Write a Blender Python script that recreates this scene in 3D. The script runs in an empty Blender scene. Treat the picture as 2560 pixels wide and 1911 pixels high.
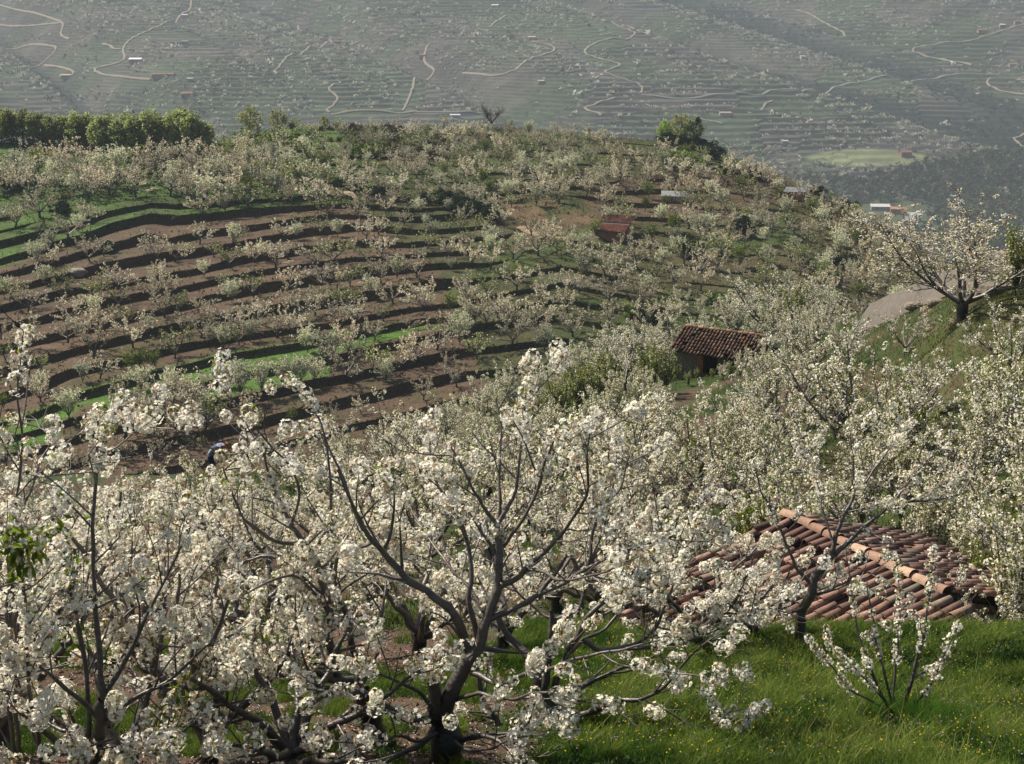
import bpy, math
import numpy as np
from mathutils import Vector

SC = bpy.context.scene
COL = SC.collection
rad = math.radians
# ------------------------------------------------------------------ camera
PITCH = rad(15.0); FP = 1407.0
cam = bpy.data.cameras.new('camera'); camo = bpy.data.objects.new('camera', cam); COL.objects.link(camo)
cam.sensor_width = 36.0; cam.lens = 36.0 * FP / 1024.0; cam.clip_start = 0.1; cam.clip_end = 9000
camo.location = (0, 0, 0); camo.rotation_euler = (rad(90) - PITCH, 0, 0)
SC.camera = camo
# ------------------------------------------------------------------ world, sun, exposure
SUN_EL, SUN_AZ = rad(48), rad(-58)
w = bpy.data.worlds.new('World'); SC.world = w; w.use_nodes = True
nt = w.node_tree; nt.nodes.clear()
sky = nt.nodes.new('ShaderNodeTexSky'); sky.sky_type = 'NISHITA'; sky.sun_disc = False
sky.sun_elevation = SUN_EL; sky.sun_rotation = SUN_AZ; sky.air_density = 1.0; sky.dust_density = 2.5
bg = nt.nodes.new('ShaderNodeBackground'); bg.inputs[1].default_value = 0.055
wo = nt.nodes.new('ShaderNodeOutputWorld')
nt.links.new(sky.outputs[0], bg.inputs[0]); nt.links.new(bg.outputs[0], wo.inputs[0])
sl = bpy.data.lights.new('sun', 'SUN'); sl.energy = 5.0; sl.angle = rad(0.6); sl.color = (1.0, 0.91, 0.76)
so = bpy.data.objects.new('sun', sl); COL.objects.link(so)
sv = Vector((math.sin(SUN_AZ) * math.cos(SUN_EL), math.cos(SUN_AZ) * math.cos(SUN_EL), math.sin(SUN_EL)))
so.rotation_euler = sv.to_track_quat('Z', 'Y').to_euler(); so.location = (0, 0, 60)
SC.view_settings.view_transform = 'Standard'; SC.view_settings.look = 'None'
SC.view_settings.exposure = 0.86; SC.view_settings.gamma = 1.0
HAZE = 0.00026
SC.cycles.max_bounces = 6; SC.cycles.diffuse_bounces = 3; SC.cycles.transmission_bounces = 3
SC.cycles.volume_bounces = 0; SC.cycles.glossy_bounces = 2

# ------------------------------------------------------------------ pixel <-> place helpers
cP, sP = math.cos(PITCH), math.sin(PITCH)
def ray(X, Y):
    dx = (X - 512.0) / FP; dy = (382.0 - Y) / FP
    return np.array([dx, cP + dy * sP, -sP + dy * cP])
def at(X, Y, D):
    r = ray(X, Y); return r / r[1] * D
def st(X, Y):
    r = ray(X, Y); return r[0] / r[1], -r[2] / r[1]
def XY(P):
    f = P[..., 1] * cP - P[..., 2] * sP; u = P[..., 1] * sP + P[..., 2] * cP
    return 512 + FP * P[..., 0] / f, 382 - FP * u / f

# ------------------------------------------------------------------ noise
def _h(ix, iy, seed):
    n = (ix.astype(np.int64) * 374761393 + iy.astype(np.int64) * 668265263 + seed * 1442695041) & 0xffffffff
    n = ((n ^ (n >> 13)) * 1274126177) & 0xffffffff
    return ((n ^ (n >> 16)) & 0xffff) / 65535.0
def vn(x, y, seed=0):
    x = np.asarray(x, float); y = np.asarray(y, float)
    ix = np.floor(x); iy = np.floor(y); fx = x - ix; fy = y - iy
    fx = fx * fx * (3 - 2 * fx); fy = fy * fy * (3 - 2 * fy)
    a = _h(ix, iy, seed); b = _h(ix + 1, iy, seed); c = _h(ix, iy + 1, seed); d = _h(ix + 1, iy + 1, seed)
    return (a + (b - a) * fx) * (1 - fy) + (c + (d - c) * fx) * fy
def fbm(x, y, o=4, seed=0):
    s = 0; a = 1; t = 0
    for i in range(o):
        s = s + a * vn(x * 2 ** i, y * 2 ** i, seed + i * 7); t += a; a *= .5
    return s / t
def sstep(a, b, x):
    t = np.clip((x - a) / (b - a), 0, 1); return t * t * (3 - 2 * t)
def lerp(a, b, t): return a + (b - a) * t

# ------------------------------------------------------------------ mesh building
class Acc:
    def __init__(s): s.v = []; s.f = []; s.c = []; s.n = 0
    def add(s, v, f, c):
        v = np.asarray(v, np.float32).reshape(-1, 3); f = np.asarray(f, np.int64).reshape(-1, 4)
        c = np.asarray(c, np.float32)
        if c.ndim == 1: c = np.tile(c, (len(v), 1))
        s.v.append(v); s.f.append(f + s.n); s.c.append(c[:, :3]); s.n += len(v)
    def arrays(s):
        if not s.v: return np.zeros((0, 3)), np.zeros((0, 4), int), np.zeros((0, 3))
        return np.concatenate(s.v), np.concatenate(s.f), np.concatenate(s.c)
    def mesh(s, name, m, smooth=False): return mk_mesh(name, *s.arrays(), m, smooth)
def mk_mesh(name, v, f, c, m, smooth=False):
    me = bpy.data.meshes.new(name); nv, nf = len(v), len(f)
    tri = f[:, 3] == f[:, 2] if nf else np.zeros(0, bool)
    me.vertices.add(nv); me.vertices.foreach_set('co', np.asarray(v, np.float32).ravel())
    if tri.any():
        fl = [list(q[:3]) if t else list(q) for q, t in zip(f, tri)]
        tot = np.array([len(q) for q in fl]); loops = np.concatenate([np.array(q) for q in fl])
    else:
        tot = np.full(nf, 4); loops = f.ravel()
    me.loops.add(len(loops)); me.loops.foreach_set('vertex_index', loops.astype(np.int32))
    me.polygons.add(nf)
    me.polygons.foreach_set('loop_start', np.concatenate([[0], np.cumsum(tot)[:-1]]).astype(np.int32))
    me.polygons.foreach_set('loop_total', tot.astype(np.int32))
    me.update(calc_edges=True)
    me.polygons.foreach_set('use_smooth', np.full(nf, smooth))
    a = me.color_attributes.new('col', 'FLOAT_COLOR', 'POINT')
    a.data.foreach_set('color', np.c_[c, np.ones(nv)].astype(np.float32).ravel())
    me.materials.append(m); me.update()
    return me
def obj(name, me, parent=None, loc=None, rot=None, scale=None, color=None):
    o = bpy.data.objects.new(name, me); COL.objects.link(o)
    if parent is not None: o.parent = parent
    if loc is not None: o.location = tuple(float(q) for q in loc)
    if rot is not None: o.rotation_euler = rot
    if scale is not None: o.scale = scale if hasattr(scale, '__len__') else (scale,) * 3
    if color is not None: o.color = (*color, 1)
    return o
def tag(o, label=None, cat=None, group=None, kind=None):
    if label: o['label'] = label
    if cat: o['category'] = cat
    if group: o['group'] = group
    if kind: o['kind'] = kind
    return o

# ------------------------------------------------------------------ materials
def mat(name):
    m = bpy.data.materials.new(name); m.use_nodes = True; m.node_tree.nodes.clear()
    n = m.node_tree.nodes; l = m.node_tree.links
    out = n.new('ShaderNodeOutputMaterial'); return m, n, l, out
def noise_mul(n, l, src, scale, lo, hi, detail=5, vec=None):
    t = n.new('ShaderNodeTexNoise'); t.inputs['Scale'].default_value = scale; t.inputs['Detail'].default_value = detail
    if vec is not None: l.new(vec, t.inputs['Vector'])
    r = n.new('ShaderNodeMapRange'); r.inputs[1].default_value = .3; r.inputs[2].default_value = .7
    r.inputs[3].default_value = lo; r.inputs[4].default_value = hi; l.new(t.outputs[0], r.inputs[0])
    mx = n.new('ShaderNodeVectorMath'); mx.operation = 'SCALE'; l.new(src, mx.inputs[0]); l.new(r.outputs[0], mx.inputs[3])
    return mx.outputs[0], t
def vmat(name, scales, rough=.9, bump=.3, bscale=20, bdist=.05, spec=.2, stretch=None):
    m, n, l, out = mat(name)
    a = n.new('ShaderNodeAttribute'); a.attribute_name = 'col'
    g = n.new('ShaderNodeNewGeometry'); src = a.outputs[0]; vec = g.outputs[0]
    if stretch:
        tc = n.new('ShaderNodeTexCoord'); mp = n.new('ShaderNodeMapping'); mp.inputs['Scale'].default_value = stretch
        l.new(tc.outputs['Object'], mp.inputs[0]); vec = mp.outputs[0]
    for s, lo, hi in scales: src, _ = noise_mul(n, l, src, s, lo, hi, vec=vec)
    b = n.new('ShaderNodeBsdfPrincipled'); b.inputs['Roughness'].default_value = rough
    b.inputs['Specular IOR Level'].default_value = spec
    l.new(src, b.inputs['Base Color'])
    if bump:
        t = n.new('ShaderNodeTexNoise'); t.inputs['Scale'].default_value = bscale; t.inputs['Detail'].default_value = 6
        l.new(vec, t.inputs['Vector'])
        bp = n.new('ShaderNodeBump'); bp.inputs['Strength'].default_value = bump; bp.inputs['Distance'].default_value = bdist
        l.new(t.outputs[0], bp.inputs['Height']); l.new(bp.outputs[0], b.inputs['Normal'])
    l.new(b.outputs[0], out.inputs[0]); return m
def foliage_mat(name, trans=.45):
    m, n, l, out = mat(name)
    a = n.new('ShaderNodeAttribute'); a.attribute_name = 'col'
    oi = n.new('ShaderNodeObjectInfo')
    mx = n.new('ShaderNodeVectorMath'); mx.operation = 'MULTIPLY'
    l.new(a.outputs[0], mx.inputs[0]); l.new(oi.outputs['Color'], mx.inputs[1])
    d = n.new('ShaderNodeBsdfDiffuse'); t = n.new('ShaderNodeBsdfTranslucent'); s = n.new('ShaderNodeMixShader')
    s.inputs[0].default_value = trans
    l.new(mx.outputs[0], d.inputs[0]); l.new(mx.outputs[0], t.inputs[0])
    l.new(d.outputs[0], s.inputs[1]); l.new(t.outputs[0], s.inputs[2]); l.new(s.outputs[0], out.inputs[0])
    return m
M_NEAR = vmat('meadow_soil', [(.35, .75, 1.25), (3, .75, 1.25), (22, .7, 1.3)], bump=.8, bscale=14, bdist=.08)
M_MID = vmat('terraced_slope', [(.05, .8, 1.2), (.4, .75, 1.25), (3, .7, 1.3)], bump=.8, bscale=2.2, bdist=.35)
M_FAR = vmat('far_slope', [(.008, .8, 1.2), (.06, .7, 1.3)], bump=.0)
M_ROAD = vmat('dirt_track', [(.3, .85, 1.15), (4, .85, 1.15), (30, .85, 1.12)], bump=.4, bscale=30, bdist=.03)
M_BARK = vmat('cherry_bark', [(1.2, .75, 1.25), (9, .7, 1.3)], rough=.42, bump=.7, bscale=14, bdist=.014, spec=.5, stretch=(1, 1, 2.5))
M_FLOWER = foliage_mat('blossom', .4)
M_LEAF = foliage_mat('leaf', .65)
M_GRASS = foliage_mat('grass_blade', .4)
M_TILE = vmat('roof_tile', [(2, .8, 1.2), (25, .75, 1.2)], rough=.85, bump=.4, bscale=40, bdist=.01)
M_WALL = vmat('rubble_plaster', [(.8, .75, 1.2), (7, .7, 1.25)], rough=.95, bump=.9, bscale=7, bdist=.05)
M_METAL = vmat('sheet_metal', [(1.5, .8, 1.15), (12, .85, 1.1)], rough=.45, bump=.1, spec=.5)
M_WOOD = vmat('old_wood', [(2, .7, 1.2), (20, .7, 1.2)], rough=.9, bump=.5, bscale=20, bdist=.01, stretch=(6, 6, 1))
M_CLOTH = vmat('cloth', [(6, .85, 1.15)], rough=.95, bump=.3, bscale=30)
M_DARK = vmat('dark_interior', [(3, .8, 1.2)], rough=1, bump=0, spec=0)
M_ROCK = vmat('rock', [(1, .7, 1.25), (8, .75, 1.2)], rough=.95, bump=1, bscale=6, bdist=.06)

# ------------------------------------------------------------------ terrain sheets (grids over lateral slope s and distance D)
class Sheet:
    def __init__(q, s, D, Z): q.s = s; q.D = D; q.Z = Z
    def col(q, s):
        j = np.clip(np.searchsorted(q.s, s) - 1, 0, len(q.s) - 2); t = (s - q.s[j]) / (q.s[j + 1] - q.s[j])
        return lerp(q.D[j], q.D[j + 1], t), lerp(q.Z[j], q.Z[j + 1], t)
    def hit(q, X, Y):
        s, T = st(X, Y); D, Z = q.col(s); t = -Z / D
        for i in range(len(t) - 1):
            if t[i] >= T > t[i + 1]:
                u = (t[i] - T) / (t[i] - t[i + 1] + 1e-9); d = lerp(D[i], D[i + 1], u)
                return np.array([s * d, d, lerp(Z[i], Z[i + 1], u)])
        return None
    def z(q, x, y):
        D, Z = q.col(x / y); return float(np.interp(y, D, Z))
    def put(q, X, D):
        s = (X - 512) / FP
        for _ in range(4):
            Dc, Zc = q.col(s); z = float(np.interp(D, Dc, Zc)); s = (X - 512) / FP * (D * cP - z * sP) / D
        return np.array([s * D, D, z])
    def verts(q): return np.stack([q.s[:, None] * q.D, q.D, q.Z], -1)
def grid_faces(nc, nr):
    i = np.arange(nc - 1)[:, None] * nr + np.arange(nr - 1)[None, :]
    return np.stack([i, i + nr, i + nr + 1, i + 1], -1).reshape(-1, 4)

# ---- near hill
KX = [-190, 128, 256, 400, 512, 600, 690, 764, 850, 962, 1100, 1230]
KD = [1.5, 6, 9, 13, 17, 22.3, 24.6, 30, 38, 50, 65, 82, 95, 120, 136]
ZO = [[-2.2, -4.3, -5.4, -6.5, -7.6, -9.2, -10.0, -11.6, -14.2, -18.5, -24, -30, -34, -38, -38.5],
      [-2.2, -4.3, -5.4, -6.5, -7.6, -9.2, -9.9, -11.1, -12.6, -14.3, -24, -30, -34, -38, -38.5],
      [-2.2, -4.3, -5.4, -6.5, -7.6, -9.1, -9.8, -10.9, -12.0, -13.9, -20.5, -28, -33, -38, -38.5],
      [-2.2, -4.3, -5.4, -6.5, -7.6, -9.0, -9.8, -11.0, -12.6, -14.9, -17.5, -23, -29, -36, -38],
      [-2.2, -4.3, -5.4, -6.5, -7.6, -9.0, -9.7, -10.8, -12.3, -14.4, -16.8, -19.3, -25, -34, -38],
      [-2.2, -4.3, -5.4, -6.5, -7.6, -9.0, -9.9, -10.8, -12.0, -13.8, -15.6, -17.6, -20.5, -31, -38],
      [-2.2, -4.3, -5.4, -6.5, -7.7, -9.0, -11.0, -11.5, -12.2, -13.6, -15.2, -17.3, -18.5, -27, -37],
      [-2.2, -4.3, -5.4, -6.5, -7.8, -8.98, -11.2, -11.6, -12.2, -13.2, -14.6, -15.8, -16.3, -24, -36],
      [-2.2, -4.3, -5.4, -6.5, -7.9, -8.95, -11.2, -11.7, -12.0, -12.3, -12.6, -13.2, -17, -24, -36],
      [-2.2, -4.3, -5.4, -6.5, -8.0, -8.9, -11.2, -11.8, -11.3, -8.2, -8.8, -9.9, -14, -23, -34],
      [-2.2, -4.3, -5.4, -6.5, -7.9, -8.8, -11.0, -11.0, -9.5, -6.5, -7.0, -8.4, -13, -23, -33],
      [-2.2, -4.3, -5.4, -6.5, -7.9, -8.8, -11.0, -11.0, -9.5, -6.5, -7.6, -10, -14, -23, -33]]
ZO = np.array(ZO); KDa = np.array(KD)
ZN = -KDa * np.tan(np.arctan(-ZO / KDa) + rad(3.0))
nsc = 300
s_near = np.linspace(-.56, .56, nsc)
D_near = np.concatenate([[1.5, 3, 4.5], np.geomspace(5.5, 136, 190)])
kXs = np.array([st(x, 450)[0] for x in KX])
Zt = np.stack([np.interp(D_near, KD, ZN[i]) for i in range(len(KX))])
Zn = np.stack([np.interp(s_near, kXs, Zt[:, j]) for j in range(len(D_near))], 1)
ker = np.array([1, 2, 3, 4, 3, 2, 1.]); ker /= ker.sum()
for _ in range(3): Zn = np.stack([np.convolve(np.pad(Zn[:, j], 3, 'edge'), ker, 'valid') for j in range(Zn.shape[1])], 1)
k3 = np.array([1, 2, 1.]) / 4
Zn = np.stack([np.convolve(np.pad(Zn[i], 1, 'edge'), k3, 'valid') for i in range(nsc)])
Dn = np.tile(D_near, (nsc, 1)); Xn = s_near[:, None] * Dn
Zn = Zn + (fbm(Xn * .5 + 40, Dn * .5, 4, 3) - .5) * .35 * np.clip(Dn / 20, .3, 1.5) + (fbm(Xn * 2.1 + 9, Dn * 2.1, 3, 5) - .5) * .1
near = Sheet(s_near, Dn, Zn)
Vn_ = near.verts(); PX, PY = XY(Vn_)
g = fbm(Xn * .35, Dn * .35, 4, 11); g2 = fbm(Xn * 1.3, Dn * 1.3, 3, 17)
soil = np.array([.072, .046, .031]); grass = np.array([.026, .045, .010]); olive = np.array([.052, .052, .018]); moss = np.array([.036, .060, .013])
wgt = sstep(.36, .52, g + .06 * (Dn > 33) + .25 * (sstep(400, 690, PX) * sstep(23, 21, Dn)) + .05 * (Dn > 60) - .07 * (PX < 420) * (Dn < 40))
cn = lerp(soil, grass, wgt[..., None])
sl_ = sstep(840, 900, PX) * sstep(28, 34, Dn) * sstep(60, 50, Dn)
cn = lerp(cn, lerp(olive, moss, sstep(.4, .6, g2)[..., None]), sl_[..., None] * .85)
cn = lerp(cn, soil * 1.1, (sstep(.55, .68, g2) * sstep(40, 46, Dn) * (PX > 780) * .8)[..., None])
obj('ground', mk_mesh('ground', Vn_.reshape(-1, 3), grid_faces(*Dn.shape)[:, ::1], cn.reshape(-1, 3), M_NEAR, True))
tag(bpy.data.objects['ground'], 'grassy near slope with patches of bare brown soil', kind='structure')

# ---- opposite terraced hill: terrace lips traced as curves, lowest first (photo positions of the contour lines)
def ext(c, tail): return c + tail
LIPS = [
 [(-190, 545), (0, 500), (240, 452), (453, 400), (560, 396), (680, 388), (800, 375), (960, 372), (1200, 420)],
 [(-190, 515), (0, 476), (240, 422), (453, 372), (560, 366)],
 [(-190, 495), (0, 456), (120, 425), (240, 396), (453, 350), (560, 342)],
 [(-190, 470), (0, 438), (35, 430), (71, 419), (146, 398), (177, 387), (215, 378), (263, 369), (310, 360), (343, 353), (402, 339), (440, 331), (500, 322), (560, 320)],
 [(-190, 452), (0, 423), (51, 406), (71, 394), (127, 380), (146, 374), (187, 364), (215, 356), (247, 350), (301, 343), (339, 335), (365, 330), (415, 319), (453, 316), (500, 309), (560, 302)],
 [(-190, 428), (0, 394), (16, 388), (42, 380), (68, 370), (89, 364), (127, 356), (165, 347), (190, 342), (232, 335), (289, 328), (327, 323), (390, 311), (440, 304), (500, 295), (560, 286)],
 [(-190, 404), (0, 368), (42, 356), (81, 345.5), (121, 336), (162, 326), (215, 314.5), (235, 311), (282, 303), (327, 296), (364, 291), (407, 284), (434, 279), (500, 277), (560, 270)],
 [(-190, 380), (0, 345.6), (22, 339), (54, 332.5), (93, 324), (134, 313), (191, 301), (244, 286), (301, 277), (352, 268), (395, 265), (432, 263), (500, 262), (560, 255)],
 [(-190, 356), (0, 324), (41, 316), (76, 305), (96, 300), (142, 292), (191, 284.6), (251, 270.5), (307, 263), (352, 256.6), (415, 254), (500, 248), (560, 242)],
 [(-190, 335), (0, 304), (33, 296), (70, 288), (110, 283), (142, 277), (196, 268), (242, 256), (296, 248), (357, 239.5), (400, 242), (500, 236), (560, 230)],
 [(-190, 315), (0, 287), (27, 283), (65, 272.6), (98, 263), (147, 254), (170, 251), (215, 245), (271, 235), (314, 227.5), (361, 223), (430, 230), (500, 223), (560, 218)],
 [(-190, 300), (0, 273.7), (40, 263), (82, 251), (120, 241), (147, 233), (170, 238), (207, 230), (244, 226), (279, 220), (330, 214), (400, 217), (500, 212), (560, 208)],
 [(-190, 285), (0, 258.5), (49, 243), (85, 234), (114, 222), (150, 213), (180, 215), (240, 209), (279, 206), (330, 203), (430, 208), (500, 203), (560, 199)],
 [(-190, 265), (0, 240), (60, 226), (100, 213), (150, 202), (200, 204), (240, 200), (330, 194), (430, 199), (500, 195), (560, 190), (680, 183), (800, 213), (960, 284), (1200, 360)],
]
CREST = [(-190, 148), (0, 142), (180, 152), (240, 136), (300, 126), (400, 126), (500, 127), (580, 133), (640, 139), (700, 146), (760, 168), (800, 186), (850, 210), (900, 236), (960, 272), (1030, 305), (1200, 352)]
nl = len(LIPS)
lo, hi = LIPS[0], LIPS[-1]
def cy(c, X): return np.interp(X, [p[0] for p in c], [p[1] for p in c])
for i in range(1, nl - 1):
    f = i / (nl - 1.0)
    for X in (680, 800, 960, 1200): LIPS[i] = LIPS[i] + [(X, cy(lo, X) * (1 - f) + cy(hi, X) * f)]
NUP = 9
XS = np.linspace(-190, 1200, 620)
cyc = cy(CREST, XS); top = cy(LIPS[-1], XS)
rows = [cy(c, XS) + (vn(XS / 34.0, i * 3.3, 5) - .5) * 2.0 + (vn(XS / 8.0, i * 7.7, 6) - .5) * .9 for i, c in enumerate(LIPS)]
# rippled contours right of the brown terraces
for i in range(nl):
    rows[i] = rows[i] + (sstep(470, 560, XS) * (vn(XS / 60.0 + i * .12, 0 * XS, 9) - .5) * 10 * sstep(1000, 850, XS))
for k in range(1, NUP + 1):
    f = k / NUP
    rows.append(top * (1 - f) + cyc * f + (1 - f) * (vn(XS / 30.0, k * 2.1 + 50, 8) - .5) * 4)
rows = np.array(rows)
for i in range(1, len(rows)): rows[i] = np.minimum(rows[i], rows[i - 1] - .6)
ST = np.array([[st(X, rows[i, j]) for j, X in enumerate(XS)] for i in range(len(rows))])
sC = np.linspace(ST[0, 0, 0] + .01, ST[0, -1, 0] - .01, 620)
s_mid = sC
Tk = np.array([np.interp(sC, ST[i, :, 0], ST[i, :, 1]) for i in range(len(rows))])
PS, PM = .18, 78.6
Dk = PM / (Tk + PS); Zk = -Dk * Tk
nK = len(rows)
Xc = 512 + FP * sC * .985
SUBT = 4
Dl = []; Zl = []; Kind = []; Kidx = []
D0 = np.full_like(sC, 126.0); Z0 = np.full_like(sC, -57.0)
Dl.append(D0); Zl.append(Z0); Kind.append(0); Kidx.append(0)
prevD, prevZ = D0, Z0
for k in range(nK):
    dz = np.maximum(Zk[k] - prevZ, 0) if k else np.full_like(sC, .8)
    if k < nl: A = .9 - .25 * sstep(455, 480, Xc) - .45 * sstep(640, 720, Xc)
    else: A = .08 + .45 * sstep(.5, .65, vn(Xc / 70., k * 1.7 + 0 * Xc, 21)) * sstep(1.0, .5, (k - nl) / NUP + 0 * Xc)
    br = sstep(.18, .3, vn(Xc / 45., k * 5.1 + 0 * Xc, 31)); A = A * np.where(Xc > 470, br, 1); yk = np.interp(Xc, XS, rows[k]); A = A * (1 - sstep(1.3, 1.0, ((Xc - 556) / 56) ** 2 + ((yk - 218) / 22) ** 2))
    h = np.clip(A * dz, 0, 2.2)
    if k == nK - 1: h = h * 0
    Df, Zf = Dk[k] - .18 * h - .02, Zk[k] - h
    Df = np.maximum(Df, prevD + .05)
    for t in np.linspace(0, 1, SUBT + 1)[1:]:
        d = lerp(prevD, Df, t); z = lerp(prevZ, Zf, t)
        if t < 1: z = z + (vn(sC * d * .25, d * .25, 40) - .5) * .25
        Dl.append(d); Zl.append(z); Kind.append(0); Kidx.append(k)
    if k < nK:
        for t in (.5, .92):
            Dl.append(lerp(Df, Dk[k], t)); Zl.append(lerp(Zf, Zk[k], t) + (0 if t > .6 else 0)); Kind.append(1); Kidx.append(k)
        Dl.append(np.maximum(Dk[k], Df + .02)); Zl.append(Zk[k]); Kind.append(2); Kidx.append(k)
    prevD, prevZ = np.maximum(Dk[k], Df + .02), Zk[k]
zfl = -185.0
for dd, fz in ((12, .02), (40, .10), (110, .35), (220, .68), (380, 1.0)):
    Dl.append(prevD + dd); Zl.append(lerp(prevZ, zfl, fz)); Kind.append(0); Kidx.append(nK)
Dl.append(np.full_like(sC, 1000.)); Zl.append(np.full_like(sC, zfl)); Kind.append(0); Kidx.append(nK)
Dm = np.array(Dl).T; Zm = np.array(Zl).T; Kind = np.array(Kind); Kidx = np.array(Kidx)
for j in range(1, Dm.shape[1]): Dm[:, j] = np.maximum(Dm[:, j], Dm[:, j - 1] + .01)
mid = Sheet(s_mid, Dm, Zm)
Vm = mid.verts(); PX, PY = XY(Vm)
xm, ym = Vm[..., 0], Vm[..., 1]
jit = (vn(xm * .8, Zm * 1.5, 61) - .5)
Vm[..., 1] += np.where(Kind[None, :] == 1, jit * .35, 0)
n1 = fbm(xm * .05, ym * .05, 4, 71); n2 = fbm(xm * .3, ym * .3, 3, 73)
brown = np.array([.072, .047, .030]); gr = np.array([.036, .058, .012]); vivid = np.array([.052, .110, .013]); ol = np.array([.046, .047, .017]); tan = np.array([.125, .080, .045])
bank = np.array([.060, .040, .024]); gbank = np.array([.036, .046, .015])
bx = np.interp(PY, [150, 212, 240, 262, 285, 320, 345, 420], [345, 362, 396, 432, 446, 455, 470, 500])
inA = sstep(3, -3, PX - bx)
lipY = lambda i: np.interp(PX, XS, rows[i])
upg = sstep(2, -2, PY - np.interp(PX, [0, 160, 210, 280, 340, 420], [268, 214, 219, 206, 204, 200]))
cm = lerp(ol, gr, sstep(.4, .6, n1)[..., None]) * np.ones(3)
cm = lerp(cm, brown, (sstep(.55, .68, n1 + .03 * (PY < 230) * (PX > 540)) * .6 * (1 - inA))[..., None])
cA = lerp(brown, ol, (sstep(.48, .68, n2 * .6 + n1 * .4) * .6)[..., None])
cA = lerp(cA, lerp(gr, vivid, .6 * sstep(.35, .6, n2)[..., None]), upg[..., None])
k_g = (Kidx[None, :] == 4) | ((Kidx[None, :] == 5) & (PX > 330) & (PX < 470) & (PY > 330)) | ((Kidx[None, :] == 3) & (PX > 200) & (PX < 330)) | ((Kidx[None, :] == 3) & (PX < 60))
cA = lerp(cA, vivid, (k_g * sstep(.15, .4, n2) * (PY > 325))[..., None])
cm = lerp(cm, cA, inA[..., None])
# bare orange-tan field and ploughed brown terraces
ftan = .85 * sstep(.3, .5, n2) * sstep(1.15, .6, ((PX - 556) / 56) ** 2 + ((PY - 218 - (PX - 556) * .22) / 19) ** 2)
cm = lerp(cm, tan, ftan[..., None])
fbr = sstep(1.1, .75, ((PX - 690) / 110) ** 2 + ((PY - 196 + (PX - 690) * .05) / 28) ** 2)
cm = lerp(cm, brown * .95, (fbr * .85)[..., None])
bk = lerp(gbank, bank, np.clip(inA * (1 - upg) + fbr, 0, 1)[..., None])
isb = (Kind[None, :] == 1)[..., None]
cm = np.where(isb, bk, cm)
# boundary path strip beside the brown terraces
obj('hillside', mk_mesh('hillside', Vm.reshape(-1, 3), grid_faces(*Dm.shape), cm.reshape(-1, 3), M_MID, False))
tag(bpy.data.objects['hillside'], 'terraced hill across the side valley with brown and green strips', kind='structure')

# ---- far mountainside
def far_base(x, y):
    p = .19 * np.maximum(y - 1350 + 120 * (vn(x / 500., 0 * x, 90) - .5), 0)
    p = p + .02 * np.maximum(y - 2300, 0)
    u = x + .62 * (y - 1400)
    rdg = np.abs(vn(u / 210., y / 2600., 91) - .5) * 2; rdg2 = np.abs(vn(u / 75. + 9, y / 900., 92) - .5) * 2
    a = sstep(1330, 1700, y)
    return zfl + p + a * (62 * rdg + 14 * rdg2) + 5 * fbm(x / 300, y / 300, 3, 95)
def farz(x, y):
    z = far_base(x, y); plot = np.floor(vn(x / 190., y / 160., 97) * 7) / 7
    step = 3.6 + 2.6 * np.floor(vn(x / 260. + 4, y / 240., 98) * 4) / 3; q = z / step + plot * 3.1; fr = q - np.floor(q)
    zt = step * (np.floor(q) + np.where(fr < .34, fr / .34 * .85, .85 + (fr - .34) / .66 * .15) - plot * 3.1)
    z = z + (vn(x / 22., y / 300., 94) - .5) * 1.2; a = sstep(1340, 1420, y) * lerp(.55, 1, sstep(.35, .6, vn(x / 55. + 11, y / 45., 99))); return lerp(z, zt, a), np.where((fr < .34), a, 0), plot
s_far = np.linspace(-.47, .47, 640)
D_far = np.concatenate([np.linspace(960, 1340, 24), np.linspace(1345, 2900, 780), np.linspace(2910, 3400, 20)])
Df2 = np.tile(D_far, (len(s_far), 1)); xf = s_far[:, None] * Df2
Zf2, ris, plot = farz(xf, Df2)
far = Sheet(s_far, Df2, Zf2)
m1 = fbm(xf / 120, Df2 / 120, 4, 101); m2 = fbm(xf / 30, Df2 / 30, 3, 103)
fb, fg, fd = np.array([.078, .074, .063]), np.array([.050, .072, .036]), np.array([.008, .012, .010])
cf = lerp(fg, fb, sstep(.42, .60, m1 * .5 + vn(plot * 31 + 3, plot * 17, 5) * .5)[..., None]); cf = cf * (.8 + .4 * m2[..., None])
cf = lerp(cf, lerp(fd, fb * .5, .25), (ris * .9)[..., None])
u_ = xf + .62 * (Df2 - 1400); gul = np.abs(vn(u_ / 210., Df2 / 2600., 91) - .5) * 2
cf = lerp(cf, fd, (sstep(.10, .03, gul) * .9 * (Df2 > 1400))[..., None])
cf = lerp(cf, np.array([.05, .065, .03]), (sstep(1400, 1330, Df2))[..., None])
fX, fY = XY(far.verts()); fld = sstep(1.1, .8, ((fX - 868) / 62) ** 2 + ((fY - 158) / 9) ** 2); cf = lerp(cf, np.array([.15, .17, .085]), fld[..., None])
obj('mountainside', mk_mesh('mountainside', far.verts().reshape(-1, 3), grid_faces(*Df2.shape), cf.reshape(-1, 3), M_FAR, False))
tag(bpy.data.objects['mountainside'], 'hazy far mountainside covered in narrow terraces', kind='structure')

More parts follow.
